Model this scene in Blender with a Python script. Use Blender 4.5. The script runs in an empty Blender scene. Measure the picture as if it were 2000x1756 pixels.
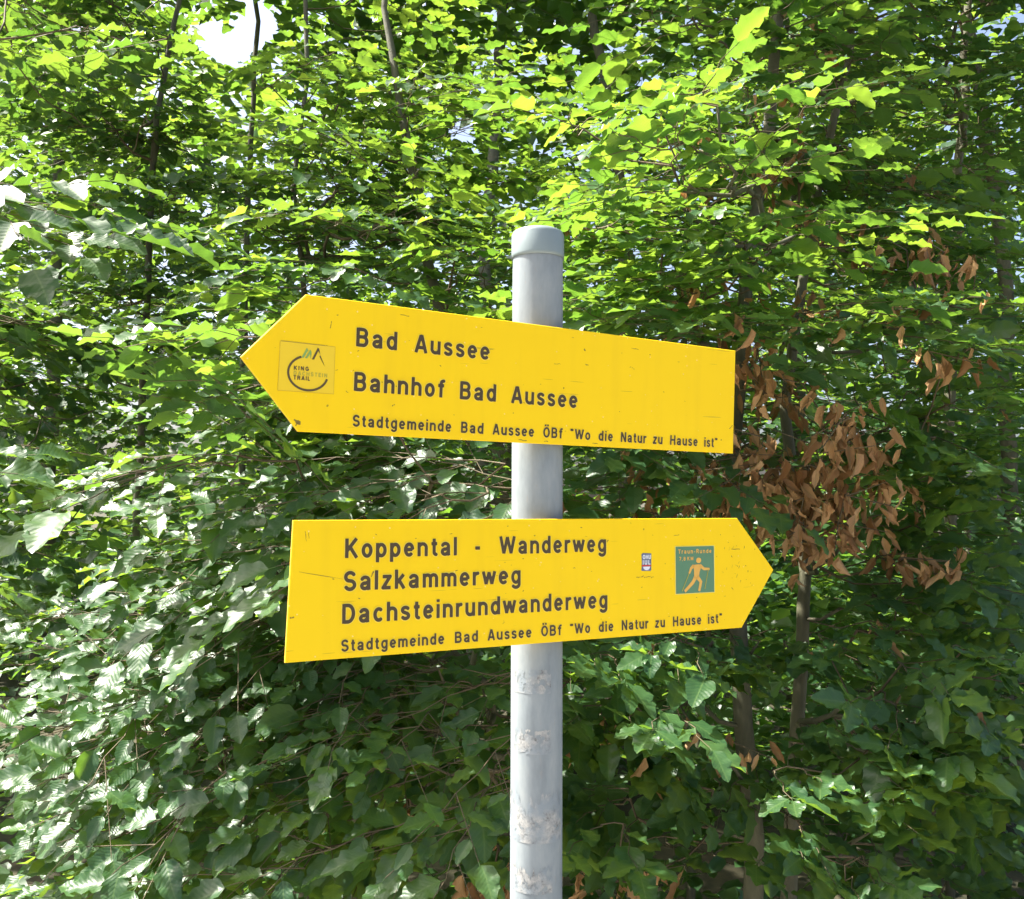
import bpy, math, random
import numpy as np
from mathutils import Vector, Matrix, Quaternion

SC = bpy.context.scene
COL = SC.collection
random.seed(7)
RNG = np.random.default_rng(11)
R = math.radians

# ------------------------------------------------------------------ camera
FPX, PITCH, ROLL, EYE = 1800.0, 0.0538, 0.0040, 1.70
cam_d = bpy.data.cameras.new('camera')
cam_d.sensor_width = 36.0
cam_d.lens = 36.0 * FPX / 2000.0
cam_d.clip_start = 0.05
cam_d.clip_end = 2000.0
cam = bpy.data.objects.new('camera', cam_d)
COL.objects.link(cam)
cam.matrix_world = Matrix.Translation((0, 0, EYE)) @ Matrix.Rotation(math.pi / 2 + PITCH, 4, 'X') @ Matrix.Rotation(ROLL, 4, 'Z')
SC.camera = cam

# ------------------------------------------------------------------ sky, sun, exposure
SUN_EL, SUN_AZ = 57.0, -79.0          # azimuth measured from +Y (the view) towards +X
sun_dir = Vector((math.sin(R(SUN_AZ)) * math.cos(R(SUN_EL)), math.cos(R(SUN_AZ)) * math.cos(R(SUN_EL)), math.sin(R(SUN_EL))))
world = bpy.data.worlds.new('World')
SC.world = world
world.use_nodes = True
wn = world.node_tree
sky = wn.nodes.new('ShaderNodeTexSky')
sky.sky_type = 'NISHITA'
sky.sun_disc = False
sky.sun_elevation = R(SUN_EL)
sky.sun_rotation = R(SUN_AZ)
sky.air_density = 0.8
sky.dust_density = 5.5
sky.ozone_density = 0.8
wn.links.new(sky.outputs[0], wn.nodes['Background'].inputs[0])
wn.nodes['Background'].inputs[1].default_value = 0.10
sl = bpy.data.lights.new('sun', 'SUN')
sl.energy = 5.0
sl.angle = R(0.53)
sl.color = (1.0, 0.95, 0.86)
sun = bpy.data.objects.new('sun', sl)
COL.objects.link(sun)
sun.rotation_euler = sun_dir.to_track_quat('Z', 'Y').to_euler()
sun.location = (-8, 3, 12)
SC.view_settings.view_transform = 'Standard'
SC.view_settings.look = 'None'
SC.view_settings.gamma = 1.0
SC.view_settings.exposure = 1.98
SC.view_settings.use_curve_mapping = False
SC.render.engine = 'CYCLES'
SC.cycles.use_denoising = True
SC.cycles.max_bounces = 8
SC.cycles.diffuse_bounces = 5
SC.cycles.glossy_bounces = 3
SC.cycles.transmission_bounces = 4
SC.cycles.sample_clamp_indirect = 6.0


# ------------------------------------------------------------------ helpers
def ray(px, py):
    """direction of the picture point (2000 x 1756 pixels) in the world"""
    X, Z = (px - 1000.0) / FPX, (878.0 - py) / FPX
    cr, sr = math.cos(ROLL), math.sin(ROLL)
    u, v = X * cr - Z * sr, X * sr + Z * cr
    c, s = math.cos(PITCH), math.sin(PITCH)
    return (u, c - v * s, s + v * c)


def at(px, py, y):
    d = ray(px, py)
    t = y / d[1]
    return Vector((d[0] * t, y, EYE + d[2] * t))


def to_px(P):
    """world points (n,3) -> picture pixels and depth"""
    P = np.asarray(P, float)
    x, y, z = P[:, 0], P[:, 1], P[:, 2] - EYE
    c, s = math.cos(PITCH), math.sin(PITCH)
    yc, zc = y * c + z * s, -y * s + z * c
    yc = np.where(np.abs(yc) < 1e-6, 1e-6, yc)
    u, v = FPX * x / yc, FPX * zc / yc
    cr, sr = math.cos(ROLL), math.sin(ROLL)
    return 1000 + u * cr + v * sr, 878 - (-u * sr + v * cr), yc


def link(o, parent=None):
    COL.objects.link(o)
    if parent is not None:
        o.parent = parent
    return o


def empty(name, loc, label, cat, group=None):
    o = bpy.data.objects.new(name, None)
    o.location = loc
    o.empty_display_size = 0.1
    o['label'] = label
    o['category'] = cat
    if group:
        o['group'] = group
    return link(o)


def mesh_obj(name, verts, faces, mat, parent=None, smooth=False, mats=None, midx=None, off=None):
    """verts in world space; off = the parent's world location"""
    me = bpy.data.meshes.new(name)
    v = [Vector(p) for p in verts]
    if off is not None:
        v = [p - Vector(off) for p in v]
    me.from_pydata(v, [], faces)
    for m in (mats or [mat]):
        me.materials.append(m)
    if midx is not None:
        me.polygons.foreach_set('material_index', midx)
    if smooth:
        me.polygons.foreach_set('use_smooth', [True] * len(me.polygons))
    me.update()
    return link(bpy.data.objects.new(name, me), parent)


def numpy_mesh(name, V, F4, uv=None, rnd=None, mat=None, smooth=True):
    """V (n,3); F4 (m,4) quads, a triangle repeats its last index"""
    me = bpy.data.meshes.new(name)
    tri = F4[:, 2] == F4[:, 3]
    cnt = np.where(tri, 3, 4).astype(np.int32)
    mask = np.ones(F4.shape, bool)
    mask[tri, 3] = False
    loops = F4[mask].astype(np.int32)
    start = np.concatenate([[0], np.cumsum(cnt)[:-1]]).astype(np.int32)
    me.vertices.add(len(V))
    me.vertices.foreach_set('co', np.ascontiguousarray(V, np.float32).ravel())
    me.loops.add(len(loops))
    me.loops.foreach_set('vertex_index', loops)
    me.polygons.add(len(F4))
    me.polygons.foreach_set('loop_start', start)
    me.polygons.foreach_set('loop_total', cnt)
    if smooth:
        me.polygons.foreach_set('use_smooth', np.ones(len(F4), bool))
    if uv is not None:
        l = me.uv_layers.new(name='UVMap')
        l.data.foreach_set('uv', np.ascontiguousarray(uv[loops], np.float32).ravel())
    if rnd is not None:
        a = me.attributes.new('rnd', 'FLOAT', 'POINT')
        a.data.foreach_set('value', np.ascontiguousarray(rnd, np.float32))
    if mat is not None:
        me.materials.append(mat)
    me.update()
    me.validate()
    return me


# ------------------------------------------------------------------ node helpers
def new_mat(name):
    m = bpy.data.materials.new(name)
    m.use_nodes = True
    nt = m.node_tree
    nt.nodes.clear()
    return m, nt, nt.nodes.new('ShaderNodeOutputMaterial')


def N(nt, t, **kw):
    n = nt.nodes.new('ShaderNode' + t)
    for k, v in kw.items():
        setattr(n, k, v)
    return n


def math_n(nt, op, a, b=None, c=None, clamp=False):
    n = nt.nodes.new('ShaderNodeMath')
    n.operation = op
    n.use_clamp = clamp
    for i, v in enumerate((a, b, c)):
        if v is None:
            continue
        if hasattr(v, 'is_linked') or isinstance(v, bpy.types.NodeSocket):
            nt.links.new(v, n.inputs[i])
        else:
            n.inputs[i].default_value = v
    return n.outputs[0]


def mixc(nt, fac, a, b, blend='MIX'):
    n = nt.nodes.new('ShaderNodeMix')
    n.data_type = 'RGBA'
    n.blend_type = blend
    for s, v in ((n.inputs[0], fac), (n.inputs[6], a), (n.inputs[7], b)):
        if isinstance(v, bpy.types.NodeSocket):
            nt.links.new(v, s)
        elif isinstance(v, (int, float)):
            s.default_value = v
        else:
            s.default_value = (*v, 1.0)
    return n.outputs[2]


def noise(nt, scale, detail=3.0, rough=0.55, coord='Object', vec=None, dist=0.0):
    n = N(nt, 'TexNoise')
    n.inputs['Scale'].default_value = scale
    n.inputs['Detail'].default_value = detail
    n.inputs['Roughness'].default_value = rough
    n.inputs['Distortion'].default_value = dist
    if vec is None:
        tc = N(nt, 'TexCoord')
        vec = tc.outputs[coord]
    nt.links.new(vec, n.inputs['Vector'])
    return n.outputs['Fac']


def ramp(nt, fac, stops):
    n = N(nt, 'ValToRGB')
    e = n.color_ramp.elements
    while len(e) > 1:
        e.remove(e[-1])
    for i, (p, c) in enumerate(stops):
        el = e[0] if i == 0 else e.new(p)
        el.position = p
        el.color = (*c, 1.0) if len(c) == 3 else c
    nt.links.new(fac, n.inputs[0])
    return n.outputs[0]


def rnd_socket(nt):
    oi = N(nt, 'ObjectInfo')
    at_ = N(nt, 'Attribute', attribute_name='rnd')
    return math_n(nt, 'FRACT', math_n(nt, 'ADD', oi.outputs['Random'], at_.outputs['Fac']))


def leaf_material(name, base_a, base_b, trans_a, trans_b, mixf=0.45, rough=0.36, veins=True, spec=0.52):
    m, nt, out = new_mat(name)
    L = nt.links
    r = rnd_socket(nt)
    base = mixc(nt, r, base_a, base_b)
    trans = mixc(nt, math_n(nt, 'FRACT', math_n(nt, 'MULTIPLY', r, 7.31)), trans_a, trans_b)
    p = N(nt, 'BsdfPrincipled')
    t = N(nt, 'BsdfTranslucent')
    if veins:
        uv = N(nt, 'UVMap')
        sp = N(nt, 'SeparateXYZ')
        L.new(uv.outputs[0], sp.inputs[0])
        au = math_n(nt, 'ABSOLUTE', math_n(nt, 'SUBTRACT', sp.outputs[0], 0.5))
        ph = math_n(nt, 'SUBTRACT', math_n(nt, 'MULTIPLY', sp.outputs[1], 9.0), math_n(nt, 'MULTIPLY', au, 6.5))
        tri = math_n(nt, 'ABSOLUTE', math_n(nt, 'SUBTRACT', math_n(nt, 'FRACT', ph), 0.5))   # 0 on a vein .. 0.5
        lat = math_n(nt, 'SUBTRACT', 1.0, math_n(nt, 'MULTIPLY', tri, 9.0), clamp=True)
        mid = math_n(nt, 'SUBTRACT', 1.0, math_n(nt, 'MULTIPLY', au, 28.0), clamp=True)
        vein = math_n(nt, 'MAXIMUM', math_n(nt, 'MULTIPLY', lat, 0.6), mid)
        base = mixc(nt, math_n(nt, 'MULTIPLY', vein, 0.6), base, (0.15, 0.25, 0.08))
        trans = mixc(nt, math_n(nt, 'MULTIPLY', vein, 0.35), trans, (0.20, 0.28, 0.03))
        bp = N(nt, 'Bump')
        bp.inputs['Strength'].default_value = 0.30
        bp.inputs['Distance'].default_value = 0.0009
        h = math_n(nt, 'ADD', math_n(nt, 'MULTIPLY', tri, 1.6), math_n(nt, 'MULTIPLY', math_n(nt, 'MINIMUM', au, 0.1), 6.0))
        L.new(h, bp.inputs['Height'])
        L.new(bp.outputs[0], p.inputs['Normal'])
    mott = noise(nt, 90.0, 2.0, coord='Object')
    base = mixc(nt, math_n(nt, 'MULTIPLY', mott, 0.5), base, mixc(nt, 1.0, base, (0.6, 0.62, 0.6), 'MULTIPLY'))
    L.new(base, p.inputs['Base Color'])
    L.new(math_n(nt, 'ADD', rough - 0.06, math_n(nt, 'MULTIPLY', mott, 0.14)), p.inputs['Roughness'])
    p.inputs['Specular IOR Level'].default_value = spec
    L.new(trans, t.inputs['Color'])
    mx = N(nt, 'MixShader')
    mx.inputs[0].default_value = mixf
    L.new(p.outputs[0], mx.inputs[1])
    L.new(t.outputs[0], mx.inputs[2])
    L.new(mx.outputs[0], out.inputs[0])
    return m


def bark_material(name, a, b, scale=30.0):
    m, nt, out = new_mat(name)
    tc = N(nt, 'TexCoord')
    mp = N(nt, 'Mapping')
    mp.inputs['Scale'].default_value = (1, 1, 0.35)
    nt.links.new(tc.outputs['Object'], mp.inputs[0])
    n1 = noise(nt, scale, 6.0, 0.7, vec=mp.outputs[0])
    n2 = noise(nt, scale * 0.25, 3.0, vec=mp.outputs[0])
    c = ramp(nt, n1, [(0.3, a), (0.7, b)])
    c = mixc(nt, math_n(nt, 'MULTIPLY', n2, 0.6), c, (0.13, 0.15, 0.08))
    p = N(nt, 'BsdfPrincipled')
    nt.links.new(c, p.inputs['Base Color'])
    p.inputs['Roughness'].default_value = 0.8
    bp = N(nt, 'Bump')
    bp.inputs['Strength'].default_value = 0.6
    bp.inputs['Distance'].default_value = 0.004
    nt.links.new(n1, bp.inputs['Height'])
    nt.links.new(bp.outputs[0], p.inputs['Normal'])
    nt.links.new(p.outputs[0], out.inputs[0])
    return m


def plain(name, col, rough=0.5, metal=0.0, spec=0.5, var=0.0, vscale=40.0, bump=0.0):
    m, nt, out = new_mat(name)
    p = N(nt, 'BsdfPrincipled')
    n = noise(nt, vscale, 4.0)
    c = mixc(nt, math_n(nt, 'MULTIPLY', n, var), col, tuple(x * 0.45 for x in col))
    nt.links.new(c, p.inputs['Base Color'])
    p.inputs['Roughness'].default_value = rough
    p.inputs['Metallic'].default_value = metal
    p.inputs['Specular IOR Level'].default_value = spec
    if bump:
        bp = N(nt, 'Bump')
        bp.inputs['Strength'].default_value = bump
        bp.inputs['Distance'].default_value = 0.001
        nt.links.new(n, bp.inputs['Height'])
        nt.links.new(bp.outputs[0], p.inputs['Normal'])
    nt.links.new(p.outputs[0], out.inputs[0])
    return m


MAT_LEAF = leaf_material('beech_leaf_green', (0.028, 0.082, 0.032), (0.050, 0.120, 0.040), (0.15, 0.32, 0.030), (0.33, 0.50, 0.040), 0.40, 0.40)
MAT_LEAF_DARK = leaf_material('hazel_leaf_green', (0.024, 0.070, 0.028), (0.040, 0.098, 0.034), (0.11, 0.25, 0.025), (0.26, 0.42, 0.035), 0.36, 0.43)
MAT_LEAF_FAR = leaf_material('far_leaf_green', (0.025, 0.075, 0.028), (0.045, 0.11, 0.035), (0.15, 0.32, 0.03), (0.33, 0.50, 0.045), 0.40, 0.40, veins=False)
MAT_DEAD = leaf_material('dead_leaf_brown', (0.19, 0.080, 0.030), (0.66, 0.40, 0.19), (0.45, 0.22, 0.07), (0.60, 0.36, 0.16), 0.25, 0.55, spec=0.25)
MAT_BARK = bark_material('bark_grey_brown', (0.036, 0.030, 0.018), (0.105, 0.088, 0.055), 60.0)
MAT_BARK_PALE = bark_material('bark_pale_grey', (0.12, 0.11, 0.09), (0.30, 0.28, 0.23), 40.0)
MAT_TWIG = bark_material('twig_red_brown', (0.06, 0.032, 0.018), (0.15, 0.085, 0.05), 120.0)

# ------------------------------------------------------------------ ground
gm, gnt, gout = new_mat('forest_floor_soil')
gp = N(gnt, 'BsdfPrincipled')
g1 = noise(gnt, 1.5, 8.0, 0.65)
g2 = noise(gnt, 22.0, 6.0, 0.7)
gc = ramp(gnt, g2, [(0.3, (0.020, 0.015, 0.010)), (0.55, (0.050, 0.034, 0.020)), (0.8, (0.11, 0.07, 0.04))])
gc = mixc(gnt, math_n(gnt, 'MULTIPLY', g1, 0.6), gc, (0.03, 0.05, 0.015))
gnt.links.new(gc, gp.inputs['Base Color'])
gp.inputs['Roughness'].default_value = 0.95
gnt.links.new(gp.outputs[0], gout.inputs[0])
gv, gf = [], []
xs = np.concatenate([[-600, -200, -60], np.linspace(-20, 20, 61), [60, 200, 600]])
ys = np.concatenate([[-600, -200, -60, -20, -8], np.linspace(-4, 26, 61), [60, 200, 600]])
for yy in ys:
    for xx in xs:
        h = 0.05 * math.sin(xx * 1.3 + 0.7 * yy) * math.sin(yy * 0.9) if (abs(xx) < 20 and 1.4 < yy < 26) else 0.0
        gv.append((xx, yy, h))
for j in range(len(ys) - 1):
    for i in range(len(xs) - 1):
        a = j * len(xs) + i
        gf.append((a, a + 1, a + 1 + len(xs), a + len(xs)))
g = mesh_obj('ground', gv, gf, gm, smooth=True)
g['kind'] = 'structure'
pm, pnt, pout = new_mat('pale_gravel_path')
pp = N(pnt, 'BsdfPrincipled')
pn = noise(pnt, 60.0, 5.0, 0.7)
pnt.links.new(ramp(pnt, pn, [(0.25, (0.20, 0.19, 0.17)), (0.75, (0.46, 0.44, 0.40))]), pp.inputs['Base Color'])
pp.inputs['Roughness'].default_value = 0.9
pnt.links.new(pp.outputs[0], pout.inputs[0])
pv, pf = [], []
for i in range(61):
    x = -30 + i
    w = 0.12 * math.sin(x * 1.7) + 0.08 * math.sin(x * 4.1)
    pv += [(x, -3.2 + w, 0.012), (x, 0.85 - 0.6 * w, 0.012)]
    if i:
        a = 2 * (i - 1)
        pf.append((a, a + 2, a + 3, a + 1))
pth = mesh_obj('path', pv, pf, pm)
pth['kind'] = 'structure'

# ------------------------------------------------------------------ leaves: the shapes
def leaf_shape(kind, rng, rows=8, cols=2):
    """one leaf in its own space: stem at the origin, tip at +Y (length 1), upper face +Z. returns V, F4, UV"""
    hw = {'beech': 0.31, 'hazel': 0.40, 'dead': 0.165, 'far': 0.33}[kind] * rng.uniform(0.92, 1.1)
    fold = rng.uniform(0.12, 0.50)
    curl = rng.uniform(-0.28, 0.08)
    wave = rng.uniform(0.030, 0.075)
    twist = rng.uniform(-0.25, 0.25)
    if kind == 'dead':
        fold = rng.uniform(0.5, 1.8)
        curl = rng.uniform(-0.9, 0.8)
        wave = 0.06
        twist = rng.uniform(-2.0, 2.0)
    ph = rng.uniform(0, 6.28)
    V, UV = [], []
    for i in range(rows + 1):
        t = i / rows
        w = hw * (t ** 0.62) * (1 - t) ** 0.86 / 0.4125 if 0 < t < 1 else 0.0
        tooth = (1.0 + (0.035 if i % 2 else -0.035)) * rng.uniform(0.97, 1.03)
        y = 0.10 + 0.90 * t
        bend = curl * (t ** 1.6)
        side = 0.03 * math.sin(2.5 * t + ph)
        for j in range(-cols, cols + 1):
            if w == 0.0 and j != 0:
                continue
            s = j / cols
            x = s * w * (tooth if abs(j) == cols else 1.0)
            z = abs(x) * fold
            if kind == 'dead':
                z = fold * abs(x) + 0.5 * fold * x * x * 4
            edge = abs(s) ** 2
            z += edge * wave * math.sin(i * 2.0 + ph + (1.3 if j > 0 else 0))
            y2 = y - 0.03 * edge * (1 if i % 2 == 0 else -0.4)
            a = twist * t
            X, Z = x * math.cos(a) - z * math.sin(a), x * math.sin(a) + z * math.cos(a)
            V.append((X + side, y2, Z + bend))
            UV.append((0.5 + s * 0.5 * min(1, w / hw), t))
    F = []
    n = 2 * cols + 1
    # vertex index helper
    def idx(i, j):
        if i == 0:
            return 0
        if i == rows:
            return 1 + (rows - 1) * n
        return 1 + (i - 1) * n + j
    for i in range(rows):
        for j in range(n - 1):
            a, b, c, d = idx(i, j), idx(i, j + 1), idx(i + 1, j + 1), idx(i + 1, j)
            if i == 0:
                F.append((a, c, d, d))
            elif i == rows - 1:
                F.append((a, b, c, c))
            else:
                F.append((a, b, c, d))
    if kind == 'far':
        return np.array(V), np.array(F), np.array(UV)
    # petiole: a thin three sided stalk
    k = len(V)
    pr = 0.012
    for (y, s) in ((0.0, 1.0), (0.12, 0.8)):
        for q in range(3):
            V.append((pr * s * math.cos(q * 2.094), y, pr * s * math.sin(q * 2.094) - 0.004))
            UV.append((0.5, 0.0))
    for q in range(3):
        F.append((k + q, k + (q + 1) % 3, k + 3 + (q + 1) % 3, k + 3 + q))
    return np.array(V), np.array(F), np.array(UV)


_lr = random.Random(3)
SHAPES = {
    'beech': [leaf_shape('beech', _lr, 8, 2) for _ in range(14)],
    'hazel': [leaf_shape('hazel', _lr, 8, 2) for _ in range(8)],
    'dead': [leaf_shape('dead', _lr, 6, 2) for _ in range(12)],
    'far': [leaf_shape('far', _lr, 3, 1) for _ in range(5)],
}
LEAF_MAT = {'beech': MAT_LEAF, 'hazel': MAT_LEAF_DARK, 'dead': MAT_DEAD, 'far': MAT_LEAF_FAR}
# the leaves that stand as objects share slightly finer meshes
FINE = {'beech': (14, 10), 'hazel': (8, 10), 'dead': (12, 7), 'far': (5, 5)}
LEAF_MESH = {k: [numpy_mesh('leaf_' + k, *leaf_shape(k, _lr, r, 2), mat=LEAF_MAT[k]) for _ in range(n)] for k, (n, r) in FINE.items()}


def unit(v):
    n = np.linalg.norm(v)
    return v / n if n > 1e-9 else v


def leaf_frame(d, n):
    """columns: across, along (d), upper face (n made square to d)"""
    d = unit(d)
    n = unit(n - d * (n @ d))
    return np.stack([np.cross(d, n), d, n], 1)


def rot_about(v, axis, a):
    axis = unit(axis)
    return v * math.cos(a) + np.cross(axis, v) * math.sin(a) + axis * (axis @ v) * (1 - math.cos(a))


# ------------------------------------------------------------------ trees
class Tree:
    def __init__(self, label, trunk, r0, r1, cat='tree', kind='beech', bark=None, group='trees growing behind the signpost', name='beech_tree'):
        self.label, self.cat, self.kind, self.group, self.name = label, cat, kind, group, name
        self.bark = bark or MAT_BARK
        self.trunk = [np.array(p, float) for p in trunk]
        self.r0, self.r1 = r0, r1
        self.leaves = []              # (shape kind, variant, 3x3*scale, origin)
        self.sprays = []              # base point, tip radius
        self.twigs = []               # (points, r0, r1)
        self.chains = []
        self.limbs = []

    def leaf(self, kind, o, d, n, L):
        M = leaf_frame(d, n) * L
        if kind != 'dead':
            M[:, 0] *= random.uniform(0.85, 1.12)
        self.leaves.append((kind, random.randrange(len(SHAPES[kind])), M, np.array(o, float)))

    def spray(self, tip, d, nrm, length, L, kind=None, side=True, dead=0.0, jit=22.0, ros=False):
        """a flat beech spray that ends near tip, growing along d, its face nrm"""
        kind = kind or self.kind
        d = unit(d)
        nrm = unit(nrm - d * (nrm @ d))
        across = np.cross(d, nrm)
        base = tip - d * length + nrm * length * 0.06
        pts = []
        k = max(4, int(length / 0.045))
        bow = random.uniform(-0.12, 0.12)
        for i in range(k + 1):
            t = i / k
            p = base + d * length * t - nrm * length * 0.10 * t * t + across * (bow * length * t * t + (0.05 * L if i % 2 else -0.05 * L))
            pts.append(p)
        self.twigs.append((pts, 0.0014, 0.0007))
        self.sprays.append((base, 1.0))
        first = 1 if side else 0
        if ros:
            for a in (-105, -52, 0, 50, 100):
                if random.random() < 0.9:
                    ld = rot_about(d, nrm, R(a + random.uniform(-14, 14)))
                    self.leaf(kind, pts[-1] - d * abs(a) * 0.00018, unit(ld - nrm * random.uniform(0, .25)), self.jn(nrm, jit * .8), L * random.uniform(0.75, 1.1) * (1.0 if abs(a) < 60 else 0.85))
            k = k - 2
        for i in range(first, k + 1):
            t = i / k
            sg = 1 if i % 2 else -1
            dd = unit(pts[i] - pts[i - 1]) if i else d
            ang = R(random.uniform(38, 62)) * sg
            ld = rot_about(dd, nrm, ang)
            if i == k:
                ld = rot_about(dd, nrm, R(random.uniform(-12, 12)))
            nn = self.jn(nrm, jit)
            ll = L * random.uniform(0.58, 1.15)
            if side and 0 < i < k and t < 0.8 and random.random() < 0.62 and L < length * 0.35:
                sl_ = L * random.uniform(1.3, 2.4)
                e = [pts[i]]
                m = 3
                for q in range(1, m + 1):
                    e.append(e[-1] + (ld * sl_ / m) - nrm * 0.004)
                self.twigs.append((e, 0.0009, 0.0005))
                for q in range(1, m + 1):
                    s2 = 1 if q % 2 else -1
                    l2 = rot_about(ld, nrm, R(random.uniform(35, 60)) * s2) if q < m else ld
                    if random.random() < 0.93:
                        self.leaf(kind, e[q], self.jd(l2), self.jn(nrm, jit), L * random.uniform(0.6, 1.05))
            elif random.random() < 0.95:
                self.leaf(kind, pts[i], self.jd(ld), nn, ll)
            if dead and random.random() < dead:
                for _ in range(random.randint(1, 3)):
                    self.dead(pts[i])

    def dead(self, p, L=0.050):
        v = unit(np.array([random.gauss(0, .35), random.gauss(0, .35), -1.0]))
        n = unit(np.array([random.gauss(0, 1), -0.8 + random.gauss(0, .6), random.gauss(0, .3)]))
        self.leaf('dead', np.array(p) + np.array([random.gauss(0, .012), random.gauss(0, .012), random.gauss(0, .012)]), v, n, L * random.uniform(0.55, 1.25))

    def jn(self, n, deg):
        return unit(n + np.array([random.gauss(0, 1), random.gauss(0, 1), random.gauss(0, 1)]) * math.tan(R(deg)) * 0.6)

    def jd(self, d):
        return unit(d + np.array([random.gauss(0, .12), random.gauss(0, .12), random.gauss(0, .12) - 0.05]))

    def zone(self, cx, cy, rx, ry, y0, y1, n, tilt=(0, 12), L=(0.074, 0.094), length=(0.2, 0.4), aim=None, dead=0.0, kind=None, spread=0.32, jit=14.0, ros=0.0, left=0.0, slope=0.0):
        """n sprays whose tips fill an ellipse of the picture between the depths y0 and y1 (metres from the eye).
        aim: main growing direction in the world; tilt: how far their faces lean towards the open side"""
        self.nz = getattr(self, 'nz', 0) + 1
        random.seed(int(cx * 7 + cy * 13 + n * 101) + self.nz)
        fan = 3 if not ros else 2
        for _ in range(max(1, n // fan)):
            a, r = random.uniform(0, 2 * math.pi), math.sqrt(random.random())
            px, py = cx + rx * r * math.cos(a), cy + ry * r * math.sin(a)
            tip = np.array(at(px, py, random.uniform(y0, y1) + slope * (cy - py) / ry))
            if aim is None:
                tr = self.trunk_at(tip[2] - 0.3)
                out = tip - tr
                out[2] = 0
                d = unit(out) * 0.8 + np.array([0, -0.45, 0])
            else:
                d = np.array(aim, float)
            d = unit(d + np.array([random.gauss(0, spread), random.gauss(0, spread), random.gauss(0, spread * 0.3)]))
            th = R(random.uniform(*tilt))
            nrm = np.array([random.gauss(0, .14) - left, -math.sin(th), math.cos(th)])
            # a bough: sprays side by side in one layer
            nu = unit(nrm - d * (nrm @ d))
            ac = np.cross(d, nu)
            lg = random.uniform(*length)
            k0 = (fan - 1) / 2
            for k in range(fan):
                dk = rot_about(d, nu, -R(34) * (k - k0) + random.gauss(0, .12))
                tp = tip + ac * (k - k0) * lg * 0.62 - d * abs(k - k0) * lg * 0.22 + nu * random.gauss(0, .008)
                nk = nu + np.array([random.gauss(0, .07), random.gauss(0, .07), 0])
                self.spray(tp, dk, nk, lg * random.uniform(.8, 1.15), random.uniform(*L), kind, dead=dead, jit=jit, ros=random.random() < ros)

    def trunk_at(self, z):
        T = self.trunk
        for a, b in zip(T[:-1], T[1:]):
            if a[2] <= z <= b[2]:
                return a + (b - a) * (z - a[2]) / max(1e-6, b[2] - a[2])
        return T[0] if z < T[0][2] else T[-1]

    def grow(self, zmin=0.35):
        """join every spray to the stem: each takes the nearest piece of wood already grown"""
        nodes, parent, owner = [], [], []
        acc = []
        T = self.trunk
        for i, (a, b) in enumerate(zip(T[:-1], T[1:])):
            m = max(2, int(np.linalg.norm(b - a) / 0.12))
            for k in range(m):
                nodes.append(a + (b - a) * k / m)
                parent.append(len(nodes) - 2)
        nodes.append(T[-1])
        parent.append(len(nodes) - 2)
        ntr = len(nodes)
        parent[0] = -1
        P = np.array(nodes)
        order = sorted(self.sprays, key=lambda s: np.linalg.norm((s[0] - self.trunk_at(s[0][2] - 0.3))[:2]))
        depth = [0.0] * ntr
        for base, w in order:
            v = base - P
            dist = np.linalg.norm(v, axis=1)
            climb = np.where(v[:, 2] < -0.02, 2.6, 1.0)
            cost = dist * climb + 0.35 * np.array(depth)
            cost[:ntr][P[:ntr, 2] < zmin] += 5.0
            j = int(np.argmin(cost))
            a = P[j]
            m = max(2, int(dist[j] / 0.07))
            sag = np.array([random.gauss(0, .06), random.gauss(0, .06), 0.10]) * dist[j]
            prev = j
            ch = [j]
            new = []
            for k in range(1, m + 1):
                t = k / m
                p = a + (base - a) * t - sag * math.sin(math.pi * t) * (1 if k < m else 0)
                if k < m:
                    p = p + np.array([random.gauss(0, .006) for _ in range(3)])
                new.append(p)
                parent.append(prev)
                prev = len(parent) - 1
                ch.append(prev)
                depth.append(depth[j] + dist[j] * t)
            P = np.vstack([P, np.array(new)])
            self.chains.append((ch, prev))
            if m > 3 and self.kind != 'far':
                for k in range(m // 2, m - 1):
                    if random.random() < 0.55:
                        dd = unit(new[k] - new[k - 1])
                        up = self.jn(np.array([0, -0.2, 1.0]), 18)
                        ld = rot_about(dd, up, R(random.choice((-55, 55)) + random.gauss(0, 8)))
                        self.leaf(self.kind, new[k], self.jd(ld), up, random.uniform(.05, .08))
        load = np.zeros(len(P))
        for ch, last in self.chains:
            q = last
            while q >= 0:
                load[q] += 1
                q = parent[q]
        rad = 0.0011 * np.maximum(load, 1) ** 0.50 + 0.0004
        self.P, self.rad, self.ntr = P, rad, ntr


def tube(pts, radii, sides=6, close=True):
    pts = [np.array(p, float) for p in pts]
    V, F = [], []
    n = len(pts)
    ref = np.array([0.3, 0.2, 0.93])
    for i, p in enumerate(pts):
        d = unit(pts[min(i + 1, n - 1)] - pts[max(i - 1, 0)])
        u = np.cross(d, ref)
        if np.linalg.norm(u) < 0.15:
            u = np.cross(d, np.array([1.0, 0, 0]))
        u = unit(u)
        w = np.cross(d, u)
        for k in range(sides):
            a = 2 * math.pi * k / sides
            V.append(p + (u * math.cos(a) + w * math.sin(a)) * radii[i])
    for i in range(n - 1):
        for k in range(sides):
            a, b = i * sides + k, i * sides + (k + 1) % sides
            F.append((a, b, b + sides, a + sides))
    if close:
        V.append(pts[-1])
        c = len(V) - 1
        for k in range(sides):
            F.append(((n - 1) * sides + k, (n - 1) * sides + (k + 1) % sides, c, c))
    return np.array(V), np.array(F)


def join(parts):
    V, F, o = [], [], 0
    for v, f in parts:
        V.append(v)
        F.append(f + o)
        o += len(v)
    return np.vstack(V), np.vstack(F)


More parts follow.
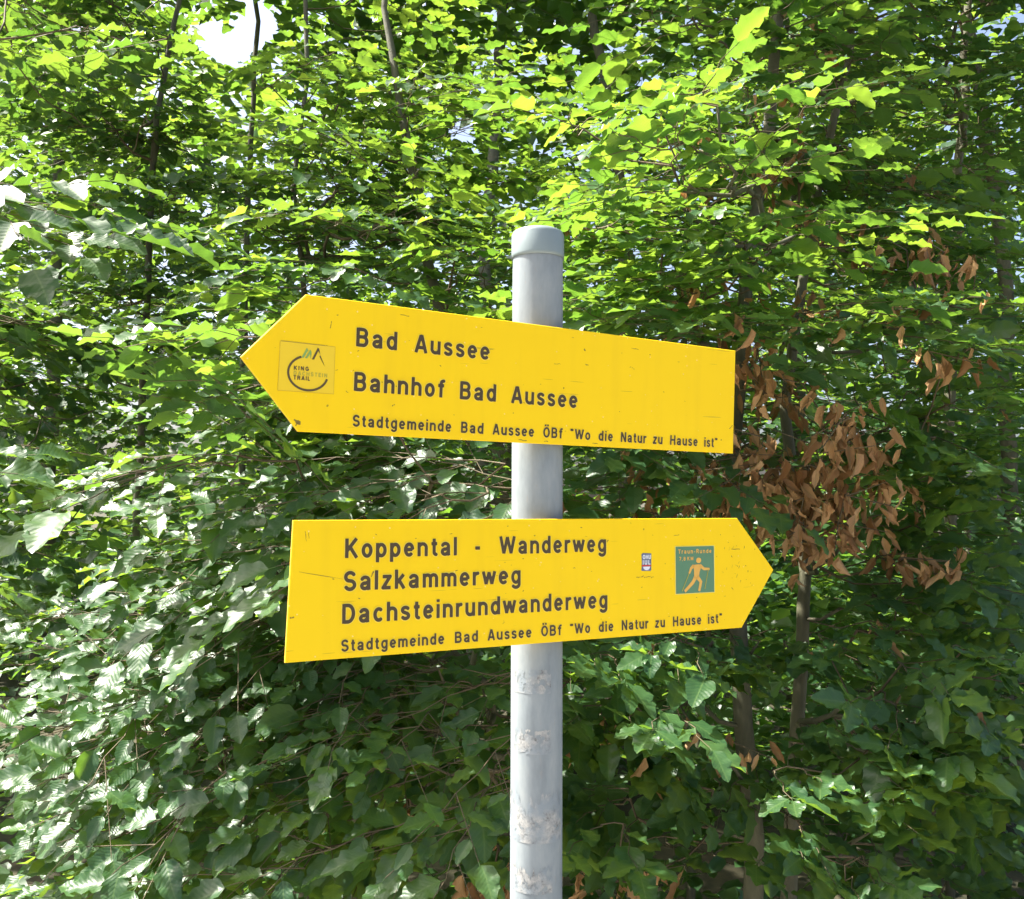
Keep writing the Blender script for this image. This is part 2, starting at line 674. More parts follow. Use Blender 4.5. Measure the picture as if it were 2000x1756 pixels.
def leaf_screen_area(trees, cell=7):
    """rough picture cells that each leaf owns (nearest leaf wins)"""
    W, H = 2000 // cell + 1, 1756 // cell + 1
    zb = np.full((H, W), 1e9)
    ob = np.full((H, W), -1, int)
    allL = [(ti, li) for ti, t in enumerate(trees) for li in range(len(t.leaves))]
    C = np.array([trees[a].leaves[b][3] + trees[a].leaves[b][2][:, 1] * 0.55 for a, b in allL])
    X, Y, D = to_px(C)
    A = np.array([trees[a].leaves[b][2][:, 1] for a, b in allL]) * 0.45
    B = np.array([trees[a].leaves[b][2][:, 0] for a, b in allL]) * 0.30
    ax, ay, _ = to_px(C + A)
    bx, by, _ = to_px(C + B)
    ax, ay, bx, by = ax - X, ay - Y, bx - X, by - Y
    for i in range(len(allL)):
        if D[i] < 0.3 or not (-60 < X[i] < 2060 and -60 < Y[i] < 1816):
            continue
        ex = math.hypot(ax[i], bx[i])
        ey = math.hypot(ay[i], by[i])
        x0, x1 = max(0, int((X[i] - ex) / cell)), min(W - 1, int((X[i] + ex) / cell))
        y0, y1 = max(0, int((Y[i] - ey) / cell)), min(H - 1, int((Y[i] + ey) / cell))
        if x1 < x0 or y1 < y0:
            continue
        det = ax[i] * by[i] - ay[i] * bx[i]
        if abs(det) < 20:
            det = 20.0 if det >= 0 else -20.0
        gx, gy = np.meshgrid((np.arange(x0, x1 + 1) + .5) * cell - X[i], (np.arange(y0, y1 + 1) + .5) * cell - Y[i])
        s = (gx * by[i] - gy * bx[i]) / det
        t = (ax[i] * gy - ay[i] * gx) / det
        m = (s * s + t * t < 1) & (D[i] < zb[y0:y1 + 1, x0:x1 + 1])
        zb[y0:y1 + 1, x0:x1 + 1][m] = D[i]
        ob[y0:y1 + 1, x0:x1 + 1][m] = i
    # what the signs and the post hide is nobody's
    cnt = np.bincount(ob[ob >= 0], minlength=len(allL))
    res = [np.zeros(len(t.leaves)) for t in trees]
    for (a, b), c in zip(allL, cnt):
        res[a][b] = c
    return res


def build_tree(t, area):
    base = t.trunk[0]
    root = empty(t.name, base, t.label, t.cat, t.group)
    # stem
    pts, rr = [], []
    T = t.trunk
    tot = len(T) - 1
    for i, (a, b) in enumerate(zip(T[:-1], T[1:])):
        m = max(3, int(np.linalg.norm(b - a) / 0.15))
        for k in range(m):
            s = (i + k / m) / tot
            pts.append(a + (b - a) * k / m + np.array([random.gauss(0, .15), random.gauss(0, .15), 0]) * t.r0 * (0 if (i == 0 and k == 0) else 1))
            rr.append((t.r0 + (t.r1 - t.r0) * s) * random.uniform(0.94, 1.06))
    pts.append(T[-1])
    rr.append(t.r1)
    rr[0] *= 1.35
    V, F = tube(pts, rr, 12)
    me = numpy_mesh('trunk', V - base, F, mat=t.bark)
    link(bpy.data.objects.new('trunk', me), root)
    # branches and twigs
    tw = []
    big = []
    for ch, last in t.chains:
        p = t.P[ch]
        r = t.rad[ch].copy()
        r[0] = min(r[0], r[1] * 1.15) if len(r) > 1 else r[0]
        X, Y, D = to_px(p)
        inview = ((X > -50) & (X < 2050) & (Y > -50) & (Y < 1800) & (D > 0.3)).sum()
        w = float(np.max(r / np.maximum(D, 0.3))) * FPX * 2
        if ((X > 375) & (X < 545) & (Y > 5) & (Y < 130)).any() and w < 9:
            continue
        if w > 7 and inview >= 2 and len(big) < 60:
            big.append((p, r))
        else:
            tw.append(tube(p, r, 5 if r[0] > 0.004 else 3, False))
    for p, r in big:
        V, F = tube(p, r, 7)
        me = numpy_mesh('branch', V - base, F, mat=t.bark)
        link(bpy.data.objects.new('branch', me), root)
    for pts_, a, b in t.twigs:
        X, Y, D = to_px(np.array(pts_))
        if ((X > 375) & (X < 545) & (Y > 5) & (Y < 130)).any():
            continue
        tw.append(tube(pts_, np.linspace(a, b, len(pts_)), 3, False))
    if tw:
        V, F = join(tw)
        me = numpy_mesh('twigs', V - base, F, mat=MAT_TWIG)
        o = link(bpy.data.objects.new('twigs', me), root)
        o['kind'] = 'stuff'
    # leaves: the 300 that show largest are parts of their own, likewise the dead ones
    for names, kinds in ((('leaf', 'leaves'), ('beech', 'hazel', 'far')), (('dead_leaf', 'dead_leaves'), ('dead',))):
        ids = [i for i, l in enumerate(t.leaves) if l[0] in kinds]
        if not ids:
            continue
        ids.sort(key=lambda i: -area[i])
        single = [i for i in ids[:300] if area[i] * 49 > 60]
        rest = sorted(set(ids) - set(single))
        for i in single:
            kd, vi, M, o_ = t.leaves[i]
            ob = bpy.data.objects.new(names[0], LEAF_MESH[kd][vi])
            m4 = Matrix([[*M[r_], o_[r_] - base[r_]] for r_ in range(3)] + [[0, 0, 0, 1]])
            ob.parent = root
            ob.matrix_local = m4
            COL.objects.link(ob)
        if rest:
            VV, FF, UU, RR, MI, off = [], [], [], [], [], 0
            for i in rest:
                kd, vi, M, o_ = t.leaves[i]
                V, F, U = SHAPES[kd][vi]
                VV.append(V @ M.T + (o_ - base))
                FF.append(F + off)
                UU.append(U)
                RR.append(np.full(len(V), random.random()))
                off += len(V)
            me = numpy_mesh(names[1], np.vstack(VV), np.vstack(FF), np.vstack(UU), np.concatenate(RR), LEAF_MAT['dead'] if kinds == ('dead',) else LEAF_MAT[t.kind])
            ob = link(bpy.data.objects.new(names[1], me), root)
            ob['kind'] = 'stuff'
    return root


# ------------------------------------------------------------------ the trees
def stem(*q):
    """trunk through picture points (px, py, depth), carried down to the ground"""
    P = [np.array(at(*a)) for a in q]
    f = P[0].copy()
    f[2] = 0.0
    f[0] += random.uniform(-.05, .05)
    return [f] + P


def dead_cluster(t, cx, cy, rx, ry, y0, y1, n):
    for _ in range(max(1, n // 6)):
        a, r = random.uniform(0, 6.28), math.sqrt(random.random())
        p = np.array(at(cx + rx * r * math.cos(a), cy + ry * r * math.sin(a), random.uniform(y0, y1)))
        d = unit(np.array([random.gauss(0, 1), random.gauss(-.5, .6), random.gauss(0, .35)]))
        pts = [p + d * 0.035 * k for k in range(4)]
        t.twigs.append((pts, 0.0018, 0.001))
        t.sprays.append((p, 1.0))
        for q in pts:
            for _ in range(random.choice((1, 2, 2))):
                t.dead(q)


TREES = []

A = Tree('slender beech right of the post with brown withered leaves round its stem',
         stem((1478, 1756, 2.10), (1452, 1420, 2.12), (1428, 1000, 2.16), (1450, 600, 2.2), (1500, 250, 2.25), (1540, -200, 2.4), (1500, -1400, 2.6)), 0.026, 0.010)
A.zone(1290, 215, 190, 170, 1.42, 1.6, 27, (-42, -6), L=(.072, .088), length=(.15, .3))
A.zone(1400, 130, 330, 200, 1.9, 2.4, 21, (-18, 12), dead=0.02)
A.zone(1330, 330, 250, 130, 1.7, 2.2, 27, (-18, 14), dead=0.04)
A.zone(1250, 480, 220, 110, 1.6, 2.3, 38, (-5, 22), dead=0.05)
A.zone(1240, 590, 160, 60, 1.55, 2.1, 18, (5, 25), dead=0.05)
A.zone(1610, 385, 70, 50, 1.45, 1.6, 6, (-40, -10), L=(0.075, 0.085))
A.zone(1200, 930, 130, 100, 1.7, 2.2, 26, (20, 45), dead=0.12)
A.zone(1290, 1350, 200, 110, 1.55, 1.95, 34, (30, 60), ros=.8, length=(.10, .22), slope=.10, dead=0.04)
A.zone(1270, 1580, 190, 180, 1.6, 2.1, 34, (35, 65), ros=.8, length=(.10, .20), slope=.15, dead=0.04)
A.zone(1750, -450, 420, 380, 2.3, 3.4, 130, (0, 20), L=(.09, .11))  # unseen crown above the frame, added to shade the foliage on the right
for c in ((1470, 880, 95, 90, 1.9, 2.15, 90), (1530, 990, 90, 70, 1.95, 2.2, 100), (1500, 760, 60, 90, 1.9, 2.2, 70), (1320, 600, 90, 45, 1.95, 2.3, 40),
          (1400, 950, 80, 60, 2.0, 2.25, 40), (1240, 960, 130, 40, 2.0, 2.3, 24), (1170, 1420, 55, 50, 1.85, 2.0, 24), (1370, 1450, 60, 50, 1.8, 2.0, 20),
          (1185, 1710, 70, 40, 1.85, 2.0, 26), (1300, 1520, 60, 60, 1.85, 2.0, 10)):
    dead_cluster(A, *c)
TREES.append(A)

B = Tree('beech filling the right edge with dark green leaf rosettes',
         stem((1540, 1756, 2.35), (1562, 1300, 2.36), (1572, 1120, 2.38), (1530, 800, 2.4), (1580, 450, 2.45), (1660, 100, 2.5), (1700, -1300, 2.8)), 0.021, 0.009)
B.zone(1860, 620, 230, 80, 1.6, 2.0, 24, (8, 25), dead=0.10)
B.zone(1780, 800, 230, 160, 1.75, 2.2, 44, (30, 60), dead=0.03, ros=.7, length=(.12, .24))
B.zone(1850, 1080, 190, 180, 1.8, 2.3, 44, (30, 60), dead=0.03, ros=.7, length=(.12, .24))
B.zone(1780, 1340, 240, 160, 1.6, 2.1, 44, (35, 62), dead=0.02, ros=.85, length=(.10, .22), slope=.1)
B.zone(1740, 1600, 290, 180, 1.55, 2.1, 56, (35, 65), dead=0.02, ros=.85, length=(.10, .22))
B.zone(1700, 300, 230, 180, 2.2, 2.9, 74, (5, 30), dead=0.05)
B.zone(1650, 60, 260, 120, 1.9, 2.6, 24, (0, 20), dead=0.04)
B.zone(1860, 500, 180, 140, 2.1, 2.8, 40, (5, 30), dead=0.06)
B.zone(1300, -330, 260, 190, 1.95, 3.2, 110, (0, 20), L=(.09, .11))  # canopy out of view, placed to keep the sun off the upper right
B.zone(2100, -450, 500, 400, 2.4, 3.8, 190, (0, 20), L=(.09, .11))  # off-frame canopy added for shade along the right edge
for c in ((1630, 850, 65, 55, 1.8, 2.05, 80), (1600, 960, 90, 70, 1.85, 2.2, 90), (1640, 1040, 80, 50, 1.9, 2.2, 40), (1550, 350, 55, 80, 2.2, 2.4, 40), (1810, 520, 55, 55, 2.0, 2.2, 46),
          (1730, 1080, 60, 40, 1.95, 2.1, 26), (1840, 1060, 35, 25, 1.95, 2.1, 12), (1860, 690, 80, 25, 1.75, 1.95, 14), (1570, 620, 60, 60, 2.2, 2.4, 26)):
    dead_cluster(B, *c)
TREES.append(B)

C = Tree('broad beech behind the post whose glossy sunlit sprays fill the lower left of the picture',
         stem((1048, 1756, 2.45), (1040, 1250, 2.45), (980, 900, 2.5), (860, 600, 2.6), (760, 100, 2.8), (720, -600, 3.0)), 0.036, 0.006)
C.zone(330, 1430, 380, 230, 1.45, 1.75, 84, (20, 46), left=.15, slope=.16, L=(.058, .080), aim=(-0.75, -0.6, -0.12), length=(.2, .42))
C.zone(300, 1660, 380, 140, 1.3, 1.6, 52, (20, 48), left=.15, slope=.08, L=(.060, .082), aim=(-0.7, -0.6, -0.15), length=(.2, .4))
C.zone(420, 1130, 250, 120, 1.65, 1.95, 30, (15, 45), left=.15, slope=.10, aim=(-0.9, -0.35, -0.12), length=(.25, .45))
C.zone(330, 980, 320, 50, 1.5, 1.8, 16, (5, 40), left=.15, aim=(-0.95, -0.3, -0.05), length=(.25, .45))
C.zone(760, 1480, 250, 230, 1.6, 2.15, 66, (20, 50), ros=.3, length=(.15, .35))
C.zone(760, 900, 230, 80, 1.7, 2.2, 36, (5, 30))
C.zone(450, 790, 180, 100, 1.7, 2.3, 40, (0, 18), aim=(-0.9, -0.3, -0.05))
C.zone(330, 660, 170, 70, 1.42, 1.7, 12, (-20, 8), aim=(-0.9, -0.3, 0.05), length=(.25, .4))
C.zone(840, 540, 150, 70, 1.9, 2.5, 22, (0, 16))
C.zone(500, 560, 200, 80, 2.0, 2.6, 26, (0, 16), aim=(-0.8, -0.4, 0))
for c in ((955, 1690, 45, 60, 1.85, 2.0, 26), (800, 1590, 16, 30, 1.8, 1.9, 4)):
    dead_cluster(C, *c)
TREES.append(C)

D = Tree('young beech left of the post top with yellow-green backlit sprays',
         stem((612, 760, 3.0), (590, 520, 3.0), (572, 370, 3.0), (600, 150, 3.1), (590, -300, 3.2), (560, -1000, 3.3)), 0.011, 0.006, kind='beech')
D.zone(720, 250, 230, 170, 1.8, 2.9, 44, (-22, 6), L=(.07, .085))
D.zone(700, 380, 230, 80, 1.9, 2.8, 26, (-18, 10), L=(.07, .085))
D.zone(620, 60, 200, 60, 2.0, 2.8, 14, (-18, 8))
D.zone(950, 150, 200, 180, 2.2, 3.4, 46, (-18, 10))
D.zone(980, 400, 170, 120, 2.5, 3.4, 36, (0, 14))
D.zone(560, 470, 200, 80, 2.3, 3.2, 22, (0, 14))
TREES.append(D)

E_ = Tree('dark slim tree in the upper left corner with small leaves and bright gaps between them',
          stem((285, 620, 3.0), (295, 400, 3.0), (305, 230, 3.0), (350, 0, 3.1), (380, -500, 3.2), (400, -1100, 3.3)), 0.013, 0.006, kind='hazel', name='hazel_tree')
E_.zone(200, 150, 260, 160, 2.5, 3.8, 64, (0, 14), L=(.065, .085))
E_.zone(220, 400, 270, 160, 2.4, 3.6, 64, (0, 18), L=(.065, .085))
E_.zone(100, -350, 300, 300, 2.3, 3.6, 60, (0, 15), L=(.08, .10))  # unseen sprays above the frame, added to darken the upper left
E_.zone(150, 600, 220, 120, 2.4, 3.4, 40, (0, 20), L=(.065, .085))
TREES.append(E_)

H = Tree('shadowy broad-leaved tree at the far left edge, large dull dark leaves close to the eye',
         stem((-260, 1500, 1.9), (-250, 900, 1.9), (-200, 300, 1.9), (-160, -300, 2.0)), 0.03, 0.012, kind='hazel', name='hazel_tree')
H.zone(200, 340, 120, 60, 1.45, 1.75, 5, (10, 30), L=(.085, .105), aim=(0.9, -0.1, -0.1), spread=.25, length=(.2, .35))
H.zone(240, 480, 120, 60, 1.45, 1.8, 6, (15, 35), L=(.085, .10), aim=(0.9, -0.1, -0.1), spread=.25)
H.zone(50, 870, 70, 60, 1.3, 1.5, 4, (15, 35), L=(.08, .09), aim=(0.9, -0.1, 0), spread=.25, length=(.12, .25))
H.zone(80, 560, 130, 150, 2.2, 2.8, 26, (5, 30), L=(.07, .09))
H.zone(110, 820, 150, 90, 2.3, 2.9, 30, (5, 30), L=(.06, .08))
H.zone(80, 1150, 130, 120, 2.1, 2.8, 30, (5, 30), L=(.06, .08))
H.zone(60, 100, 110, 160, 2.0, 3.0, 30, (5, 25), L=(.06, .08))
TREES.append(H)

G = Tree('deeply shaded tree in the upper right corner behind the two beeches',
         stem((1880, 1400, 3.6), (1850, 900, 3.6), (1870, 400, 3.7), (1900, -200, 3.9), (1900, -900, 4.2)), 0.032, 0.010, kind='beech')
G.zone(1750, 220, 350, 280, 2.8, 3.8, 180, (5, 35), L=(.07, .09))
G.zone(1900, -280, 380, 230, 2.7, 4.2, 150, (0, 25), L=(.11, .14))  # out-of-view crown added to block sky light in the upper right
G.zone(1550, -250, 260, 160, 2.4, 3.4, 60, (0, 25), L=(.10, .12))
G.zone(1800, 700, 300, 250, 2.9, 4.0, 90, (5, 30), L=(.07, .09))
G.zone(1700, 1300, 400, 400, 2.8, 3.8, 120, (10, 40), L=(.07, .09))
TREES.append(G)


class FarTree(Tree):
    def crown(self, cx, cy, cz, rx, ry, rz, n, L=(.09, .13), clumps=30):
        """clumps of leaves along boughs through an ellipsoid of the world"""
        for _ in range(clumps):
            v = unit(np.array([random.gauss(0, 1) for _ in range(3)])) * random.uniform(0.25, 1.0) ** 0.5
            c = np.array([cx + v[0] * rx, cy + v[1] * ry, cz + v[2] * rz])
            self.sprays.append((c, 1.0))
            sx = random.uniform(0.35, 0.75)
            for _ in range(n // clumps):
                o = c + np.array([random.gauss(0, .5) * sx, random.gauss(0, .5) * sx, random.gauss(0, .16) * sx])
                d = unit(np.array([random.gauss(0, 1), random.gauss(0, 1), random.gauss(-.1, .25)]))
                nn = self.jn(np.array([0, -0.15, 1.0]), 26)
                self.leaf('far', o, d, nn, random.uniform(*L))


FAR = [
    ('tall pale-barked tree just left of the post top, its trunk showing under the upper foliage', (945, 560, 6.0), 0.06, 2200, MAT_BARK_PALE),
    ('thin leaning tree left of centre whose crown frames the blue sky patches', (800, 300, 6.6), 0.022, 1900, MAT_BARK),
    ('slender background tree under the sky gap, standing left of the upper sign', (480, 500, 6.4), 0.03, 1700, MAT_BARK),
    ('background tree at the left edge seen through the dark hazel leaves', (110, 600, 5.4), 0.05, 2400, MAT_BARK),
    ('background tree behind the sprays above the right half of the upper sign', (1220, 400, 5.2), 0.045, 2400, MAT_BARK),
    ('background tree in deep shade behind the brown withered leaves', (1560, 500, 5.6), 0.05, 2600, MAT_BARK),
    ('background tree beyond the left edge of the picture, only its outer leaves in view', (-420, 600, 5.0), 0.05, 1800, MAT_BARK),
    ('background tree at the right edge, darkest of the far crowns', (1960, 500, 5.0), 0.05, 2600, MAT_BARK),
]
for lab, (px, py, y), r, n, bk in FAR:
    b = np.array(at(px, py, y))
    tr = [np.array([b[0] - .1, y, 0.0]), np.array([b[0], y, 1.5]), b, np.array([b[0] + random.uniform(-.3, .3), y + .2, 5.2]), np.array([b[0] + random.uniform(-.5, .5), y + .3, 8.0])]
    if b[2] <= 1.6:
        del tr[1]
    t = FarTree(lab, tr, r, r * 0.4, kind='far', bark=bk, group='trees of the wood in the background', name='background_tree')
    t.crown(b[0], y, 2.6, 1.2, 0.9, 1.9, int(n * 1.4), L=(.07, .10), clumps=54)
    t.crown(b[0], y + .2, 5.8, 1.9, 1.3, 1.5, int(n * .7), L=(.13, .19), clumps=34)
    t.crown(b[0], y, 0.9, 1.2, .8, .8, n // 2, L=(.08, .11), clumps=18)
    TREES.append(t)

for lab, px, y, n in (('low shrub in the shade behind the beech stems, right of the post foot', 1350, 3.3, 1500),
                      ('low dark shrub behind the dense sprays at the lower left', 350, 3.2, 1500),
                      ('low dark shrub behind the leaf rosettes at the lower right', 1850, 3.4, 1500),
                      ('low dark shrub directly behind the post, hidden by its sprays', 900, 3.5, 1500)):
    b = np.array(at(px, 1500, y))
    t = FarTree(lab, [np.array([b[0], y, 0.0]), np.array([b[0], y, .6]), np.array([b[0] + .1, y, 1.6])], .02, .008, cat='shrub', kind='far', group='shrubs under the trees', name='shrub')
    t.crown(b[0], y, 0.9, .75, .5, .85, n, L=(.07, .10), clumps=30)
    TREES.append(t)

# a hole in the leaves where the sky shows, upper left
def in_gap(o):
    X, Y, D = to_px(np.array([o]))
    x, y = X[0], Y[0]
    for cx, cy, rx, ry in GAPS:
        if ((x - cx) / rx) ** 2 + ((y - cy) / ry) ** 2 < 1:
            return True
    return False


GAPS = [(438, 82, 66, 46), (498, 52, 44, 52), (905, 250, 22, 34), (545, 130, 20, 22), (560, 205, 12, 14), (150, 60, 16, 14), (1705, 150, 12, 10), (860, 300, 12, 16)]
for t in TREES:
    t.leaves = [l for l in t.leaves if not in_gap(l[3] + l[2][:, 1] * .5) and (l[3][1] > 1.28 or abs(l[3][0] - .03) > .5)]
    # nothing grows into the signs or the post
    t.leaves = [l for l in t.leaves if l[3][1] + min(0, l[2][1, 1]) > 1.22 + max(0.0, l[3][0] - 0.05) * 0.60 or abs(l[3][0]) > .55 or abs(l[3][2] - 1.72) > .45 or l[3][0] < -.30]
for t in TREES:
    t.grow()
areas = leaf_screen_area(TREES)
for t, a in zip(TREES, areas):
    build_tree(t, a)

# far wood: one mass nobody could count
fw = []
for _ in range(56000):
    y = random.uniform(8.0, 17.0)
    x = random.uniform(-1.25, 1.1) * (y * 0.95 + 1.5)
    z = random.uniform(-0.2, 1.0) ** 1.0 * (y * 0.62 + 1.5 + 1.2 * math.sin(x * .7 + 1))
    if z < 0:
        z = random.uniform(0, 1.5)
    o = np.array([x, y, z])
    if in_gap(o):
        continue
    d = unit(np.array([random.gauss(0, 1), random.gauss(0, 1), random.gauss(-.1, .3)]))
    nn = unit(np.array([random.gauss(0, .8), random.gauss(-.5, .7), .8]))
    fw.append((random.randrange(5), leaf_frame(d, nn) * random.uniform(.18, .30), o))
VV, FF, UU, RR, off = [], [], [], [], 0
for vi, M, o in fw:
    V, F, U = SHAPES['far'][vi]
    VV.append(V @ M.T + o)
    FF.append(F + off)
    UU.append(U)
    RR.append(np.full(len(V), random.random()))
    off += len(V)
me = numpy_mesh('distant_wood', np.vstack(VV), np.vstack(FF), np.vstack(UU), np.concatenate(RR), MAT_LEAF_FAR)
o = link(bpy.data.objects.new('distant_wood', me))
o['kind'] = 'stuff'
o['label'] = 'distant leafy wood that closes the view behind the trees'
o['category'] = 'wood'
# ------------------------------------------------------------------ lettering: engraved round-stroke letters
def AR(cx, cy, rx, ry, a0, a1, n=14):
    return [(cx + rx * math.cos(R(a0 + (a1 - a0) * k / n)), cy + ry * math.sin(R(a0 + (a1 - a0) * k / n))) for k in range(n + 1)]


O_ = AR(.28, .37, .20, .29, 0, 360, 24)
GL = {
    'B': (.64, [[(.08, 0), (.08, 1)], [(.08, .92), (.34, .92)] + AR(.34, .72, .18, .20, 90, -90) + [(.08, .52)], [(.08, .52), (.36, .52)] + AR(.36, .30, .19, .22, 90, -90) + [(.08, .08)]]),
    'D': (.66, [[(.08, 0), (.08, 1)], [(.08, .92), (.28, .92)] + AR(.28, .5, .29, .42, 90, -90, 20) + [(.08, .08)]]),
    'K': (.66, [[(.08, 0), (.08, 1)], [(.58, 1.0), (.10, .38)], [(.25, .56), (.60, 0)]]),
    'N': (.66, [[(.08, 0), (.08, 1)], [(.10, .96), (.56, .04)], [(.58, 0), (.58, 1)]]),
    'H': (.66, [[(.08, 0), (.08, 1)], [(.08, .52), (.58, .52)], [(.58, 0), (.58, 1)]]),
    'A': (.68, [[(.06, 0), (.32, .98)], [(.36, .98), (.62, 0)], [(.16, .29), (.52, .29)], [(.32, .93), (.36, .93)]]),
    'W': (.98, [[(.06, 1), (.26, .04)], [(.26, .04), (.48, .96)], [(.48, .96), (.71, .04)], [(.71, .04), (.92, 1)]]),
    'S': (.62, [AR(.31, .705, .22, .215, 20, 240, 16) + AR(.31, .29, .23, .215, 70, -160, 18)]),
    'Z': (.5, []),
    'O': (.70, [AR(.35, .5, .27, .42, 0, 360, 28)]),
    'Ö': (.70, [AR(.35, .5, .27, .42, 0, 360, 28), [(.22, 1.09), (.22, 1.25)], [(.48, 1.09), (.48, 1.25)]]),
    'T': (.58, [[(.29, 0), (.29, .92)], [(0, .92), (.58, .92)]]),
    'R': (.64, [[(.08, 0), (.08, 1)], [(.08, .92), (.36, .92)] + AR(.36, .71, .18, .21, 90, -90) + [(.08, .50)], [(.36, .50), (.58, 0)]]),
    'I': (.16, [[(.08, 0), (.08, 1)]]),
    'L': (.5, [[(.08, 1), (.08, 0)], [(.08, .08), (.5, .08)]]),
    'E': (.54, [[(.08, 0), (.08, 1)], [(.08, .92), (.54, .92)], [(.08, .52), (.5, .52)], [(.08, .08), (.54, .08)]]),
    'C': (.66, [AR(.36, .5, .28, .42, 45, 315, 24)]),
    'G': (.70, [AR(.36, .5, .28, .42, 45, 335, 24), [(.38, .46), (.64, .46), (.64, .1)]]),
    'M': (.78, [[(.08, 0), (.08, 1)], [(.10, .96), (.39, .15)], [(.39, .15), (.68, .96)], [(.70, 0), (.70, 1)]]),
    'a': (.57, [AR(.27, .50, .18, .16, 165, 0) + [(.45, .40), (.45, .10), (.47, 0)], AR(.25, .22, .16, .14, 60, 330) + [(.45, .24)], [(.44, .42), (.33, .37)]]),
    'b': (.56, [[(.08, 0), (.08, 1)], O_]),
    'c': (.52, [AR(.28, .37, .20, .29, 45, 315, 20)]),
    'd': (.56, [[(.48, 0), (.48, 1)], O_]),
    'e': (.56, [[(.10, .37), (.46, .37)], AR(.28, .37, .20, .29, 0, 318, 22)]),
    'f': (.36, [AR(.32, .79, .15, .13, 85, 180) + [(.17, 0)], [(.0, .66), (.34, .66)]]),
    'g': (.56, [O_, [(.48, .74), (.48, -.02)] + AR(.28, -.03, .20, .17, 0, -155)]),
    'h': (.56, [[(.08, 0), (.08, 1)], AR(.28, .46, .20, .20, 175, 0) + [(.48, 0)]]),
    'i': (.16, [[(.08, 0), (.08, .74)], [(.08, .86), (.08, 1)]]),
    'k': (.54, [[(.08, 0), (.08, 1)], [(.46, .74), (.10, .30)], [(.22, .44), (.49, 0)]]),
    'l': (.16, [[(.08, 0), (.08, 1)]]),
    'm': (.84, [[(.08, 0), (.08, .74)], AR(.25, .49, .17, .17, 175, 0) + [(.42, 0)], AR(.59, .49, .17, .17, 175, 0) + [(.76, 0)]]),
    'n': (.56, [[(.08, 0), (.08, .74)], AR(.28, .46, .20, .20, 175, 0) + [(.48, 0)]]),
    'o': (.56, [O_]),
    'p': (.56, [[(.08, -.26), (.08, .74)], O_]),
    'r': (.36, [[(.08, 0), (.08, .74)], AR(.30, .46, .22, .20, 175, 85)]),
    's': (.50, [AR(.25, .53, .165, .135, 20, 240, 14) + AR(.25, .22, .175, .145, 70, -160, 16)]),
    't': (.35, [[(.17, .93), (.17, .22)] + AR(.29, .20, .12, .12, 180, 275), [(.02, .66), (.34, .66)]]),
    'u': (.56, [[(.08, .74), (.08, .28)] + AR(.28, .28, .20, .20, 180, 360), [(.48, .74), (.48, 0)]]),
    'U': (.62, [[(.08, 1), (.08, .30)] + AR(.31, .30, .23, .22, 180, 360), [(.54, .30), (.54, 1)]]),
    'w': (.78, [[(.05, .74), (.22, .04)], [(.22, .04), (.39, .70)], [(.39, .70), (.56, .04)], [(.56, .04), (.73, .74)]]),
    'z': (.50, [[(.05, .66), (.44, .66), (.07, .08), (.47, .08)]]),
    '-': (.34, [[(.02, .38), (.32, .38)]]),
    '"': (.32, [[(.08, .78), (.08, 1)], [(.24, .78), (.24, 1)]]),
    '7': (.54, [[(.02, .92), (.50, .92), (.2, 0)]]),
    '8': (.58, [AR(.29, .72, .18, .20, 0, 360, 18), AR(.29, .29, .21, .22, 0, 360, 18)]),
    ',': (.2, [[(.12, .1), (.05, -.15)]]),
}


def sdf_segments(strokes, hs, X, Y, half):
    D = np.full(X.shape, 9.0)
    for st in strokes:
        pts = [(a * hs, b) for a, b in st]
        for i, (p, q) in enumerate(zip(pts[:-1], pts[1:])):
            vx, vy = q[0] - p[0], q[1] - p[1]
            l = math.hypot(vx, vy)
            if l < 1e-6:
                continue
            ux, uy = vx / l, vy / l
            s = (X - p[0]) * ux + (Y - p[1]) * uy
            t = np.abs(-(X - p[0]) * uy + (Y - p[1]) * ux) - half
            e = np.maximum(-s, s - l)
            d = np.where((t > 0) & (e > 0), np.hypot(np.maximum(t, 0), np.maximum(e, 0)), np.maximum(t, e))
            D = np.minimum(D, d)
            if i > 0:
                D = np.minimum(D, np.hypot(X - p[0], Y - p[1]) - half)
        if pts[0] == pts[-1] or math.hypot(pts[0][0] - pts[-1][0], pts[0][1] - pts[-1][1]) < 1e-3:
            D = np.minimum(D, np.hypot(X - pts[0][0], Y - pts[0][1]) - half)
    return D


